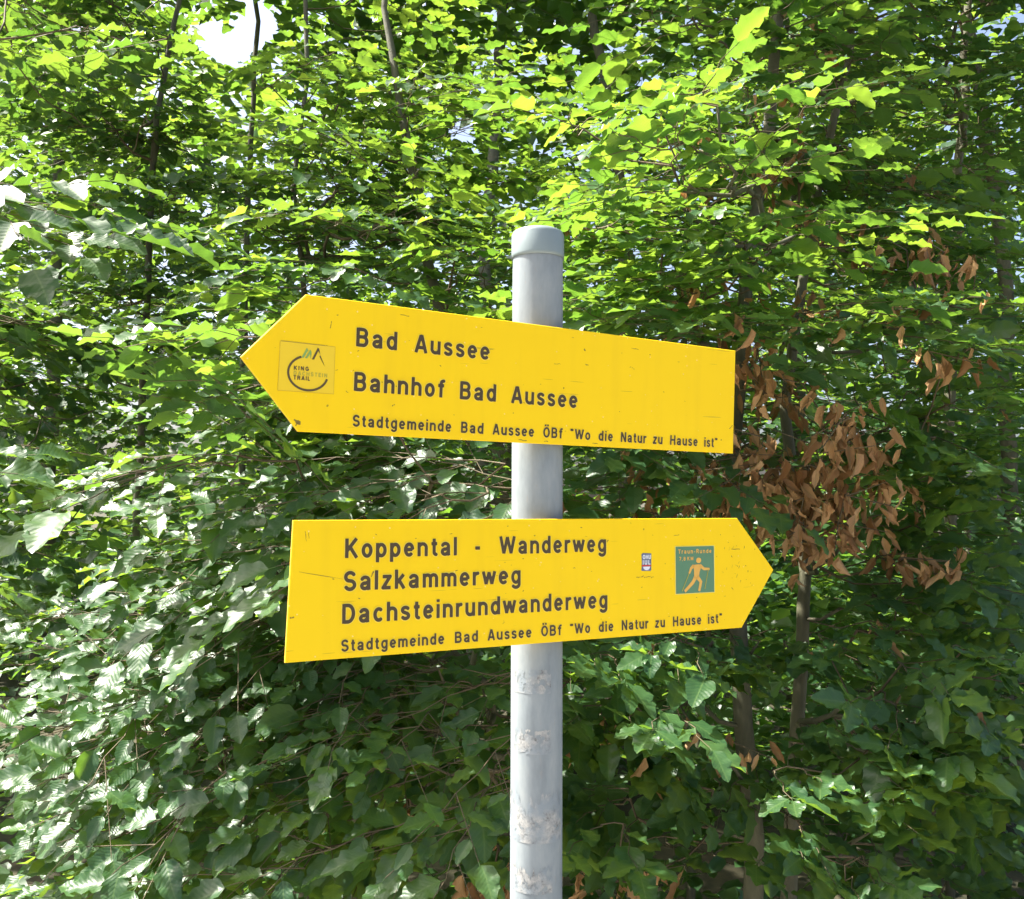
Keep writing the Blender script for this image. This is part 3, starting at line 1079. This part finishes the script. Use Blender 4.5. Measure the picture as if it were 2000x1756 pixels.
def march(D, x0, y0, st):
    """flat polygons of D < 0"""
    V, F, key = [], [], {}
    ins = D < 0
    H, W = D.shape

    def vtx(i, j, k):
        """k 0: corner (i,j); 1: crossing on the edge to (i,j+1); 2: on the edge to (i+1,j)"""
        if (i, j, k) not in key:
            if k == 0:
                p = (x0 + j * st, y0 + i * st)
            elif k == 1:
                a, b = D[i, j], D[i, j + 1]
                p = (x0 + (j + a / (a - b)) * st, y0 + i * st)
            else:
                a, b = D[i, j], D[i + 1, j]
                p = (x0 + j * st, y0 + (i + a / (a - b)) * st)
            key[(i, j, k)] = len(V)
            V.append(p)
        return key[(i, j, k)]

    for i in range(H - 1):
        run = None
        for j in range(W):
            full = j < W - 1 and ins[i, j] and ins[i, j + 1] and ins[i + 1, j] and ins[i + 1, j + 1]
            if full:
                if run is None:
                    run = j
                continue
            if run is not None:
                F.append([vtx(i, run, 0), vtx(i, j, 0), vtx(i + 1, j, 0), vtx(i + 1, run, 0)])
                run = None
            if j == W - 1:
                break
            c = [(i, j), (i, j + 1), (i + 1, j + 1), (i + 1, j)]
            e = [(i, j, 1), (i, j + 1, 2), (i + 1, j, 1), (i, j, 2)]
            n = sum(ins[a] for a in c)
            if n == 0:
                continue
            if n == 2 and ins[c[0]] == ins[c[2]]:
                for q in range(4):
                    if ins[c[q]]:
                        F.append([vtx(*c[q], 0), vtx(*e[q]), vtx(*e[q - 1])])
                continue
            poly = []
            for q in range(4):
                if ins[c[q]]:
                    poly.append(vtx(*c[q], 0))
                if ins[c[q]] != ins[c[(q + 1) % 4]]:
                    poly.append(vtx(*e[q]))
            if len(poly) > 2:
                F.append(poly)
    return V, F


_gc = {}


def glyph(ch, hs, half):
    k = (ch, round(hs, 2), half)
    if k not in _gc:
        w, strokes = GL[ch]
        st = 0.028
        x0, y0 = -0.12, -0.36
        X, Y = np.meshgrid(np.arange(x0, w * hs + .16, st) + 1e-4, np.arange(y0, 1.40, st) + 1e-4)
        _gc[k] = march(sdf_segments(strokes, hs, X, Y, half), x0, y0, st)
    return _gc[k]


class Plate:
    """a plane with its own right / up / out directions in the world"""
    def __init__(self, c, ex, ez, n):
        self.c, self.ex, self.ez, self.n = (Vector(v) for v in (c, ex, ez, n))

    def p(self, a, b, out=0.0):
        return self.c + self.ex * a + self.ez * b + self.n * out


def word_polys(text, x0, x1, y, cap, half=0.095):
    ws = [GL[c][0] for c in text]
    if len(text) > 1:
        hs = (x1 - x0) / cap / (sum(ws) + 0.20 * (len(text) - 1))
        hs_g = min(1.15, max(0.72, round(hs, 2)))
        gap = ((x1 - x0) / cap - sum(ws) * hs_g) / (len(text) - 1)
    else:
        hs_g = round((x1 - x0) / cap / ws[0], 2)
        gap = 0
    V, F = [], []
    x = 0.0
    for c, w in zip(text, ws):
        gv_, gf_ = glyph(c, hs_g, half)
        o = len(V)
        V += [(x0 + (x + a) * cap, y + b * cap) for a, b in gv_]
        F += [[q + o for q in f] for f in gf_]
        x += w * hs_g + gap
    return V, F


def flat(name, plate, V2, F, mat, parent, off, out):
    return mesh_obj(name, [plate.p(a, b, out) for a, b in V2], F, mat, parent, off=off)


# ------------------------------------------------------------------ materials of the signpost
def sign_yellow():
    m, nt, out = new_mat('sign_yellow_enamel')
    tc = N(nt, 'TexCoord')
    L = nt.links
    base = mixc(nt, noise(nt, 6.0, 3.0), (0.83, 0.55, 0.007), (0.865, 0.595, 0.009))
    mps = N(nt, 'Mapping')
    mps.inputs['Scale'].default_value = (45, 45, 3)
    L.new(tc.outputs['Object'], mps.inputs[0])
    stk = math_n(nt, 'MULTIPLY', math_n(nt, 'SUBTRACT', noise(nt, 1.0, 5.0, 0.6, vec=mps.outputs[0]), 0.5, clamp=True), 0.55)
    base = mixc(nt, stk, base, (0.60, 0.38, 0.02))
    # small olive chips and fine scuffs
    v = N(nt, 'TexVoronoi')
    v.inputs['Scale'].default_value = 62.0
    L.new(tc.outputs['Object'], v.inputs['Vector'])
    keep = math_n(nt, 'GREATER_THAN', noise(nt, 9.0, 2.0), 0.50)
    sp = N(nt, 'SeparateXYZ')
    L.new(v.outputs['Color'], sp.inputs[0])
    pick = math_n(nt, 'GREATER_THAN', sp.outputs[0], 0.66)
    thr = math_n(nt, 'MULTIPLY', math_n(nt, 'ADD', noise(nt, 480.0, 2.0), -0.35), 0.30)
    dot = math_n(nt, 'LESS_THAN', v.outputs['Distance'], thr)
    f = math_n(nt, 'MULTIPLY', math_n(nt, 'MULTIPLY', dot, keep), pick)
    base = mixc(nt, math_n(nt, 'MULTIPLY', f, 0.8), base, (0.22, 0.16, 0.02))
    # pale pin pricks
    v2 = N(nt, 'TexVoronoi')
    v2.inputs['Scale'].default_value = 85.0
    L.new(tc.outputs['Object'], v2.inputs['Vector'])
    f2 = math_n(nt, 'LESS_THAN', v2.outputs['Distance'], 0.07)
    base = mixc(nt, math_n(nt, 'MULTIPLY', f2, 0.35), base, (0.9, 0.82, 0.55))
    # long faint scratches
    mp = N(nt, 'Mapping')
    mp.inputs['Scale'].default_value = (14, 14, 420)
    mp.inputs['Rotation'].default_value = (0.03, 0.09, 0)
    L.new(tc.outputs['Object'], mp.inputs[0])
    sn = noise(nt, 1.0, 2.0, vec=mp.outputs[0])
    f3 = math_n(nt, 'MULTIPLY', math_n(nt, 'GREATER_THAN', sn, 0.735), 0.55)
    base = mixc(nt, f3, base, (0.30, 0.23, 0.03))
    p = N(nt, 'BsdfPrincipled')
    L.new(base, p.inputs['Base Color'])
    p.inputs['Roughness'].default_value = 0.5
    p.inputs['Specular IOR Level'].default_value = 0.15
    bp = N(nt, 'Bump')
    bp.inputs['Strength'].default_value = 0.12
    bp.inputs['Distance'].default_value = 0.002
    L.new(noise(nt, 14.0, 2.0), bp.inputs['Height'])
    L.new(bp.outputs[0], p.inputs['Normal'])
    L.new(p.outputs[0], out.inputs[0])
    return m


def galvanised():
    m, nt, out = new_mat('galvanised_steel')
    L = nt.links
    tc = N(nt, 'TexCoord')
    mp = N(nt, 'Mapping')
    mp.inputs['Scale'].default_value = (1, 1, 0.28)
    L.new(tc.outputs['Object'], mp.inputs[0])
    n1 = noise(nt, 42.0, 5.0, 0.65, vec=mp.outputs[0])
    n2 = noise(nt, 9.0, 3.0, vec=mp.outputs[0])
    n3 = noise(nt, 160.0, 3.0, 0.7, vec=mp.outputs[0])
    c = ramp(nt, n1, [(0.32, (0.140, 0.178, 0.208)), (0.52, (0.205, 0.25, 0.28)), (0.70, (0.275, 0.315, 0.33))])
    c = mixc(nt, math_n(nt, 'MULTIPLY', n2, 0.5), c, (0.25, 0.25, 0.23))
    c = mixc(nt, math_n(nt, 'MULTIPLY', math_n(nt, 'GREATER_THAN', n3, 0.66), 0.35), c, (0.24, 0.23, 0.22))
    p = N(nt, 'BsdfPrincipled')
    L.new(c, p.inputs['Base Color'])
    p.inputs['Metallic'].default_value = 0.0
    p.inputs['Specular IOR Level'].default_value = 0.25
    L.new(math_n(nt, 'ADD', 0.55, math_n(nt, 'MULTIPLY', n1, 0.25)), p.inputs['Roughness'])
    bp = N(nt, 'Bump')
    bp.inputs['Strength'].default_value = 0.25
    bp.inputs['Distance'].default_value = 0.001
    L.new(n1, bp.inputs['Height'])
    L.new(bp.outputs[0], p.inputs['Normal'])
    L.new(p.outputs[0], out.inputs[0])
    return m


def residue():
    m, nt, out = new_mat('weathered_sticker_paper')
    L = nt.links
    n1 = noise(nt, 120.0, 6.0, 0.75)
    n2 = noise(nt, 35.0, 3.0)
    c = ramp(nt, n1, [(0.34, (0.10, 0.10, 0.095)), (0.46, (0.24, 0.25, 0.25)), (0.62, (0.35, 0.35, 0.33))])
    c = mixc(nt, ramp(nt, n2, [(0.42, (0, 0, 0)), (0.58, (0.85, 0.85, 0.85))]), c, (0.19, 0.23, 0.258))
    p = N(nt, 'BsdfPrincipled')
    L.new(c, p.inputs['Base Color'])
    p.inputs['Roughness'].default_value = 0.75
    bp = N(nt, 'Bump')
    bp.inputs['Strength'].default_value = 0.6
    bp.inputs['Distance'].default_value = 0.0012
    L.new(n1, bp.inputs['Height'])
    L.new(bp.outputs[0], p.inputs['Normal'])
    L.new(p.outputs[0], out.inputs[0])
    return m


M_YEL, M_GALV, M_RES = sign_yellow(), galvanised(), residue()
M_INK = plain('engraved_brown_black', (0.058, 0.036, 0.010), 0.55, var=0.35, vscale=260)
M_HALO = plain('painted_halo_pale_yellow', (0.88, 0.65, 0.06), 0.5)  # bright edge halo of the letters, painted as a paler yellow outline
M_EDGE = plain('sign_edge_yellow', (0.62, 0.40, 0.03), 0.6, var=0.5, vscale=90)
M_CAP = plain('cap_grey_plastic', (0.205, 0.255, 0.26), 0.42, var=0.25, vscale=30, bump=0.2)
M_STEEL = plain('clamp_steel', (0.5, 0.5, 0.5), 0.35, metal=0.9)
M_GREEN = plain('sticker_green', (0.085, 0.215, 0.115), 0.45, var=0.25, vscale=90)
M_GOLD = plain('sticker_ochre', (0.72, 0.40, 0.07), 0.5, var=0.25, vscale=200)
M_LINE = plain('sticker_border_yellow', (0.80, 0.66, 0.12), 0.5)
M_FILM = plain('sticker_yellow_film', (0.79, 0.55, 0.014), 0.30, var=0.10, vscale=120)
M_LEAFG = plain('print_leaf_green', (0.20, 0.34, 0.08), 0.5)
M_OLIVE = plain('print_olive', (0.42, 0.36, 0.03), 0.5)
M_DARKB = plain('print_dark_brown', (0.085, 0.055, 0.015), 0.5)
M_WHITE = plain('print_white', (0.72, 0.74, 0.78), 0.5, var=0.2, vscale=300)
M_SLATE = plain('print_slate_blue', (0.10, 0.13, 0.20), 0.5)
M_RED = plain('print_red', (0.50, 0.04, 0.04), 0.5)
M_SCR = plain('scratch_olive', (0.20, 0.14, 0.02), 0.7)

# ------------------------------------------------------------------ the signpost
PX, PY, PR = 0.0298, 1.0849, 0.0300
base = Vector((PX, PY, 0))
post = empty('signpost', base, 'galvanised steel post carrying two yellow arrow signs to Bad Aussee and Koppental', 'signpost')
ztop = at(1050, 452, PY)[2]


def lathe(name, prof, mat, parent, sides=64, capped=True):
    V, F = [], []
    for r, z in prof:
        for k in range(sides):
            a = 2 * math.pi * k / sides
            V.append((PX + r * math.cos(a), PY + r * math.sin(a), z))
    for i in range(len(prof) - 1):
        for k in range(sides):
            a, b = i * sides + k, i * sides + (k + 1) % sides
            F.append((a, b, b + sides, a + sides))
    if capped:
        V.append((PX, PY, prof[-1][1]))
        for k in range(sides):
            F.append(((len(prof) - 1) * sides + k, (len(prof) - 1) * sides + (k + 1) % sides, len(V) - 1))
    return mesh_obj(name, V, F, mat, parent, smooth=True, off=base)


pole = lathe('pole', [(PR, -0.4)] + [(PR, z) for z in np.linspace(0, ztop - 0.006, 12)], M_GALV, post, capped=False)
zr = at(1050, 494, PY - PR)[2]
cap = lathe('pole_cap', [(PR + 0.0006, zr), (PR + 0.0014, zr + 0.0004), (PR + 0.0015, zr + 0.004), (PR + 0.0013, ztop - 0.006), (PR - 0.0005, ztop - 0.0022), (PR - 0.004, ztop - 0.0003), (PR - 0.012, ztop + 0.0006)], M_CAP, post)
nb = mesh_obj('moulding_flash', [(PX - PR - .001, PY - .004, zr + .001), (PX - PR - .001, PY - .004, zr + .005), (PX - PR - .008, PY - .005, zr + .0012), (PX - PR - .001, PY + .002, zr + .001), (PX - PR - .001, PY + .002, zr + .005), (PX - PR - .0075, PY - .002, zr + .0012)],
              [(0, 1, 2), (3, 5, 4), (0, 2, 5, 3), (1, 4, 5, 2), (0, 3, 4, 1)], M_CAP, None, off=None)
nb.parent = post
nb.matrix_local = Matrix.Translation(-base)


def patch(px0, px1, py0, py1, ragged, seed):
    """a worn paper sticker wrapped on the pole, its upper edge torn"""
    rr_ = random.Random(seed)

    def ang(px):
        X = at(px, (py0 + py1) / 2, PY - PR * 0.6)[0]
        return math.asin(max(-1, min(1, (X - PX) / PR)))
    a0, a1 = ang(px0), ang(px1)
    z0, z1 = at(1050, py1, PY - PR)[2], at(1050, py0, PY - PR)[2]
    V, F = [], []
    nu, nv = 48, 26
    h = 0
    for i in range(nu + 1):
        h += rr_.uniform(-1, 1) * ragged
        h *= 0.8
        topz = z1 - abs(h) * (z1 - z0)
        for j in range(nv + 1):
            a = a0 + (a1 - a0) * i / nu
            z = z0 + (topz - z0) * j / nv
            r = PR + 0.00022 + rr_.uniform(0, 0.00012)
            V.append((PX + r * math.sin(a), PY - r * math.cos(a), z))
    from mathutils import noise as mn
    for i in range(nu):
        for j in range(nv):
            a = i * (nv + 1) + j
            q = mn.fractal(Vector((i * 0.13, j * 0.13 * (z1 - z0) / 0.03, seed * 9.7)), 1.0, 2.0, 4)
            if q > 0.22 + (0.25 if seed == 3 else 0.0):
                continue
            F.append((a, a + nv + 1, a + nv + 2, a + 1))
    o = mesh_obj('sticker_residue', V, F, M_RES, post, smooth=True, off=base)
    return o


patch(1004, 1075, 1308, 1356, 0.04, 1)
patch(1004, 1075, 1425, 1474, 0.05, 2)
p3 = patch(996, 1095, 1548, 1649, 0.22, 3)
p3['label'] = 'large torn whitish sticker remnant near the bottom of the post'
patch(1002, 1078, 1690, 1748, 0.3, 4)

PL_UP = Plate((0.05099, 1.04859, EYE + 0.12944), (0.86367, 0.50392, -0.01173), (0.03086, -0.02964, 0.99908), (0.5031, -0.8632, -0.0412))
PL_LO = Plate((0.05053, 1.04833, EYE - 0.09105), (0.86998, 0.49306, -0.00458), (-0.0013, 0.01158, 0.99993), (0.4931, -0.8699, 0.0107))


def arrow_sign(plate, outline, label):
    th = 0.0035
    n = len(outline)
    # small bevel: front face a little inside the outline
    cx = sum(a for a, b in outline) / n
    cy = sum(b for a, b in outline) / n
    inn = [(a + (cx - a) * 0.0022, b + (cy - b) * 0.008) for a, b in outline]
    V = [plate.p(a, b, 0.0) for a, b in inn] + [plate.p(a, b, -0.0006) for a, b in outline] + [plate.p(a, b, -th) for a, b in outline]
    F = [tuple(range(n))]
    for k in range(n):
        k2 = (k + 1) % n
        F.append((k, k + n, k2 + n, k2))
        F.append((k + n, k + 2 * n, k2 + 2 * n, k2 + n))
    F.append(tuple(range(3 * n - 1, 2 * n - 1, -1)))
    mi = [0] + [0, 1] * n + [1]
    o = mesh_obj('arrow_sign', V, F, None, post, mats=[M_YEL, M_EDGE], midx=mi, off=base)
    o['label'] = label
    return o


# outlines clockwise seen from the front -> reversed where needed so the front faces out
up_out = [(-0.3575, 0.0002), (-0.2992, -0.0678), (0.2741, -0.0664), (0.2733, 0.0669), (-0.2966, 0.0675)]
lo_out = [(-0.3024, 0.0684), (-0.3079, -0.0685), (0.2798, -0.0701), (0.3367, 0.0015), (0.2744, 0.0692)]
S_UP = arrow_sign(PL_UP, up_out, 'upper yellow arrow sign pointing left to Bad Aussee and its railway station')
S_LO = arrow_sign(PL_LO, lo_out, 'lower yellow arrow sign pointing right to the Koppental hiking trails')

LINES_UP = [
    [('Bad', -.2431, -.1988), ('Aussee', -.1784, -.0893), .0216, .0190],
    [('Bahnhof', -.2436, -.1426), ('Bad', -.1237, -.0796), ('Aussee', -.0596, .0287), -.0236, .0191],
    [('Stadtgemeinde', -.2436, -.1328), ('Bad', -.1209, -.0937), ('Aussee', -.0818, -.0288), ('ÖBf', -.0164, .0094), ('"Wo', .0204, .0483), ('die', .0604, .0809), ('Natur', .093, .131), ('zu', .1415, .1562), ('Hause', .1686, .2128), ('ist"', .2241, .2454), -.0597, .0118],
]
LINES_LO = [
    [('Koppental', -.2494, -.1256), ('-', -.1037, -.0972), ('Wanderweg', -.0733, .0684), .0304, .0194],
    [('Salzkammerweg', -.2504, -.047), -.0022, .0195],
    [('Dachsteinrundwanderweg', -.2515, .07), -.0345, .0194],
    [('Stadtgemeinde', -.2522, -.1395), ('Bad', -.127, -.0997), ('Aussee', -.0875, -.0327), ('ÖBf', -.0201, .0065), ('"Wo', .0183, .0457), ('die', .0579, .0785), ('Natur', .0907, .1297), ('zu', .14, .1548), ('Hause', .1675, .212), ('ist"', .2232, .2458), -.0619, .0117],
]
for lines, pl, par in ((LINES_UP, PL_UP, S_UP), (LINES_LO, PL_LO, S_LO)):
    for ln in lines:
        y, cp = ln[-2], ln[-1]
        for half, mat, out, nm in ((0.095, M_INK, 0.0007, 'lettering'), (0.137, M_HALO, 0.0004, 'lettering_halo')):  # the wider pale copy behind each word paints its edge highlight
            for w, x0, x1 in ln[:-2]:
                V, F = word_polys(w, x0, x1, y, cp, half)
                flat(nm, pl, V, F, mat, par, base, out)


def strip(pts, w, closed=False):
    V, F = [], []
    n = len(pts)
    for i, p in enumerate(pts):
        a = pts[(i - 1) % n] if (closed or i > 0) else p
        b = pts[(i + 1) % n] if (closed or i < n - 1) else p
        dx, dy = b[0] - a[0], b[1] - a[1]
        l = math.hypot(dx, dy) or 1
        ww = w[i] if isinstance(w, (list, tuple)) else w
        V += [(p[0] - dy / l * ww / 2, p[1] + dx / l * ww / 2), (p[0] + dy / l * ww / 2, p[1] - dx / l * ww / 2)]
    for i in range(n if closed else n - 1):
        j = (i + 1) % n
        F.append([2 * i, 2 * i + 1, 2 * j + 1, 2 * j])
    return V, F


def add(V, F, v, f):
    o = len(V)
    V += v
    F += [[q + o for q in g_] for g_ in f]


def word(text, x0, x1, y, cap, half=0.085):
    return word_polys(text, x0, x1, y, cap, half)


# trail sticker on the upper sign
V, F = [(-.3204, .0190), (-.2650, .0187), (-.2647, -.0285), (-.3210, -.0289)], [[0, 3, 2, 1]]
o = flat('sticker', PL_UP, V, F, M_FILM, S_UP, base, 0.0003)
o['label'] = 'square yellow trail sticker with a ring and mountain peaks'
V, F = [], []
v, f = strip([(-.3204, .0190), (-.2650, .0187), (-.2647, -.0285), (-.3210, -.0289)], 0.0004, True)
add(V, F, v, f)
v, f = strip([(-.3200, .0193), (-.2750, .0189)], 0.0009)
add(V, F, v, f)
flat('sticker_outline', PL_UP, V, F, plain('film_edge', (0.45, 0.31, 0.02), 0.6), S_UP, base, 0.0004)
V, F = [], []
CX, CY, RX, RY = -.2915, -.0100, .0200, .0168
v, f = strip(AR(CX, CY, RX, RY, 112, 345, 48), 0.0022)
add(V, F, v, f)
v, f = word('KING', -.3060, -.2912, -.0077, .0040, .12)
add(V, F, v, f)
v, f = word('TRAIL', -.3060, -.2895, -.0172, .0040, .12)
add(V, F, v, f)
add(V, F, [(-.2885, .0040), (-.2862, .0040), (-.2822, .0128), (-.2800, .0095), (-.2815, .0155), (-.2829, .0160)], [[0, 1, 2, 3, 4, 5]])
add(V, F, [(-.2800, .0090), (-.2748, -.0022), (-.2768, .0022), (-.2808, .0075)], [[0, 1, 2, 3]])
flat('sticker_print', PL_UP, V, F, M_DARKB, S_UP, base, 0.0006)
V, F = [], []
v, f = word('DACHSTEIN', -.3060, -.2722, -.0126, .0038, .11)
add(V, F, v, f)
flat('sticker_print', PL_UP, V, F, M_OLIVE, S_UP, base, 0.0006)
V, F = [], []
add(V, F, [(-.2990, .0048), (-.2968, .0048), (-.2925, .0125), (-.2938, .0150)], [[0, 1, 2, 3]])
add(V, F, [(-.2955, .0046), (-.2932, .0046), (-.2905, .0090), (-.2897, .0046), (-.2893, .0046), (-.2890, .0110), (-.2902, .0135)], [[0, 1, 2, 6], [2, 3, 4, 5, 6]])
add(V, F, [(-.2938, .0150), (-.2925, .0125), (-.2915, .0098), (-.2920, .0118)], [[0, 1, 2, 3]])
flat('sticker_print', PL_UP, V, F, M_LEAFG, S_UP, base, 0.0006)

# green walking sticker on the lower sign: a homography free patch, its own little frame
GX0, GX1, GY0, GY1 = .1722, .2343, -.0232, .0346


def gq(u, v_):
    """picture pixels of my zoomed crop (842..1222, 437..902) -> plate coordinates"""
    return (GX0 + (u - 845) / 378.0 * (GX1 - GX0), GY1 + (v_ - 435) / 458.0 * (GY0 - GY1))


o = flat('sticker', PL_LO, [gq(840, 430), gq(840, 898), gq(1228, 898), gq(1228, 430)], [[0, 1, 2, 3]], M_LINE, S_LO, base, 0.0003)
o['label'] = 'green rectangular sticker with an ochre figure walking with poles'
flat('sticker_ground', PL_LO, [gq(847, 437), gq(847, 891), gq(1221, 891), gq(1221, 437)], [[0, 1, 2, 3]], M_GREEN, S_LO, base, 0.0005)
V, F = [], []
a, b = gq(872, 505), gq(1195, 505)
v, f = word('Traun-Runde', a[0], b[0], a[1], .0052, .10)
add(V, F, v, f)
a, b = gq(880, 572), gq(925, 572)
v, f = word('7,8', a[0], gq(940, 0)[0], a[1], .0045, .10)
add(V, F, v, f)
v, f = word('KM', gq(958, 0)[0], gq(1015, 0)[0], a[1], .0045, .10)
add(V, F, v, f)
hd = [gq(1068 + 25 * math.cos(t), 575 + 27 * math.sin(t)) for t in np.linspace(0, 2 * math.pi, 20, endpoint=False)]
add(V, F, hd, [list(range(19, -1, -1))])


def limb(pts, w):
    q = [gq(*p) for p in pts]
    v, f = strip(q, [x / 378.0 * (GX1 - GX0) for x in w])
    add(V, F, v, f)


figure = [gq(*p) for p in ((1010, 618), (1075, 612), (1092, 640), (1075, 690), (1068, 740), (1022, 745), (1022, 690), (1020, 655))]
add(V, F, figure, [list(range(7, -1, -1))])
limb([(1020, 625), (993, 650), (975, 700)], [26, 22, 16])
limb([(1078, 622), (1120, 660), (1175, 663)], [26, 22, 16])
limb([(1036, 738), (1008, 790), (930, 872)], [34, 28, 22])
limb([(1052, 735), (1088, 785), (1070, 875)], [34, 28, 22])
flat('sticker_print', PL_LO, V, F, M_GOLD, S_LO, base, 0.0007)
V, F = [], []
limb([(972, 700), (905, 868)], [5, 5])
limb([(1162, 665), (1125, 858)], [5, 5])
flat('sticker_print', PL_LO, V, F, M_OLIVE, S_LO, base, 0.0009)

# torn remnant of a small sticker
o = flat('sticker', PL_LO, [(.1204, .0262), (.1225, .0278), (.1352, .0270), (.1349, .0075), (.1335, .0062), (.1202, .0066), (.1210, .0170)], [[0, 6, 5, 4, 3, 2, 1]], M_SLATE, S_LO, base, 0.0003)
o['label'] = 'small scuffed sticker remnant in slate, white and red'
V, F = [], []
for tx, x0, x1, y_, c_ in (('OHU', .1222, .1342, .0205, .0050), ('IUL', .1222, .1335, .0140, .0052)):
    v, f = word(tx, x0, x1, y_, c_, .12) if all(k in GL for k in tx) else ([], [])
    add(V, F, v, f)
add(V, F, [(.1228, .0115)] + [(.1278 + .0052 * math.cos(t), .0112 + .0040 * math.sin(t)) for t in np.linspace(math.pi, 2 * math.pi, 9)] + [(.1330, .0115)], [list(range(11))])
flat('sticker_print', PL_LO, V, F, M_WHITE, S_LO, base, 0.0006)
flat('sticker_print', PL_LO, [(.1208, .0136), (.1208, .0118), (.1347, .0116), (.1347, .0134)], [[0, 1, 2, 3]], M_RED, S_LO, base, 0.0005)

# scratches and chips one can pick out
def marks(plate, par, segs):
    V, F = [], []
    for x0, y0, x1, y1, w in segs:
        n = 5
        pts = [(x0 + (x1 - x0) * k / n + random.gauss(0, .0002), y0 + (y1 - y0) * k / n + random.gauss(0, .00025)) for k in range(n + 1)]
        v, f = strip(pts, [w * random.uniform(.3, 1.2) for _ in range(n + 1)])
        add(V, F, v, f)
    o = flat('scratches', plate, V, F, M_SCR, par, base, 0.00025)
    o['kind'] = 'stuff'


up_seg = [(-.1960, .0590, -.1860, .0585, .0006), (-.2700, .0440, -.2705, .0370, .0008), (-.2650, .0505, -.2630, .0510, .0008),
          (-.0480, -.0640, -.0380, -.0642, .0008), (-.0150, -.0640, -.0090, -.0640, .0008), (.0520, -.0632, .0600, -.0634, .0008), (.0360, .0460, .0375, .0440, .0022),
          (-.3040, -.0565, -.2970, -.0600, .0035), (-.3020, -.0625, -.2985, -.0575, .0012), (.2660, -.0350, .2715, -.0300, .0009), (.1050, .0535, .1150, .0530, .0008), (-.0050, .0250, .0040, .0255, .0005),
          (-.2010, -.0360, -.1985, -.0345, .0012), (-.1975, -.0490, -.1950, -.0520, .0009)]
lo_seg = [(-.2960, .0180, -.2500, .0095, .0005), (-.2905, .0580, -.2890, .0480, .0006), (-.2870, .0560, -.2865, .0500, .0005), (-.2190, .0165, -.2215, .0110, .0016), (-.2190, .0167, -.2170, .0167, .0012),
          (.2630, .0300, .2780, .0297, .0008), (-.3040, -.0260, -.3000, -.0258, .0014), (.0720, .0440, .0700, .0415, .0014), (.1700, .0480, .1790, .0490, .0006), (-.0640, .0610, -.0620, .0610, .0008)]
for k in range(26):
    x, y = random.uniform(.245, .30), random.uniform(-.02, .035)
    if x + abs(y) < .325:
        lo_seg.append((x, y, x + random.gauss(0, .0012), y + random.gauss(0, .002), random.uniform(.0003, .0011)))
for k in range(12):
    lo_seg.append((.113 + .0022 * k, -.001 + random.gauss(0, .0006), .1145 + .0022 * k, -.001 + random.gauss(0, .0006), .0007))
for k in range(60):
    x, y = random.uniform(-.28, .26), random.uniform(-.06, .06)
    l = random.uniform(0, .0025)
    a = random.gauss(0, .5)
    seg = (x, y, x + l * math.cos(a) + .0006, y + l * math.sin(a), random.uniform(.0004, .0010))
    (up_seg if k % 2 else lo_seg).append(seg)
marks(PL_UP, S_UP, up_seg)
marks(PL_LO, S_LO, lo_seg)

# clamps that hold the plates to the pole
for pl, zz in ((PL_UP, EYE + .12944), (PL_LO, EYE - .09105)):
    for dz in (-.035, .035):
        V, F = [], []
        for i in range(33):
            a = 2 * math.pi * i / 32
            for r, z in ((PR + .0004, zz + dz - .008), (PR + .0030, zz + dz - .008), (PR + .0030, zz + dz + .008), (PR + .0004, zz + dz + .008)):
                V.append((PX + r * math.cos(a), PY + r * math.sin(a), z))
            if i:
                o_ = 4 * (i - 1)
                for k in range(4):
                    F.append((o_ + k, o_ + 4 + k, o_ + 4 + (k + 1) % 4, o_ + (k + 1) % 4))
        c = pl.p(-.023, dz, -.0036)
        o_ = len(V)
        for sx in (-.02, .02):
            for sz in (-.007, .007):
                for so in (0, -.012):
                    V.append(c + pl.ex * sx + pl.ez * sz + pl.n * so)
        F += [(o_, o_ + 1, o_ + 3, o_ + 2), (o_ + 4, o_ + 6, o_ + 7, o_ + 5), (o_, o_ + 4, o_ + 5, o_ + 1), (o_ + 2, o_ + 3, o_ + 7, o_ + 6), (o_, o_ + 2, o_ + 6, o_ + 4), (o_ + 1, o_ + 5, o_ + 7, o_ + 3)]
        mesh_obj('clamp', V, F, M_STEEL, post, off=base)
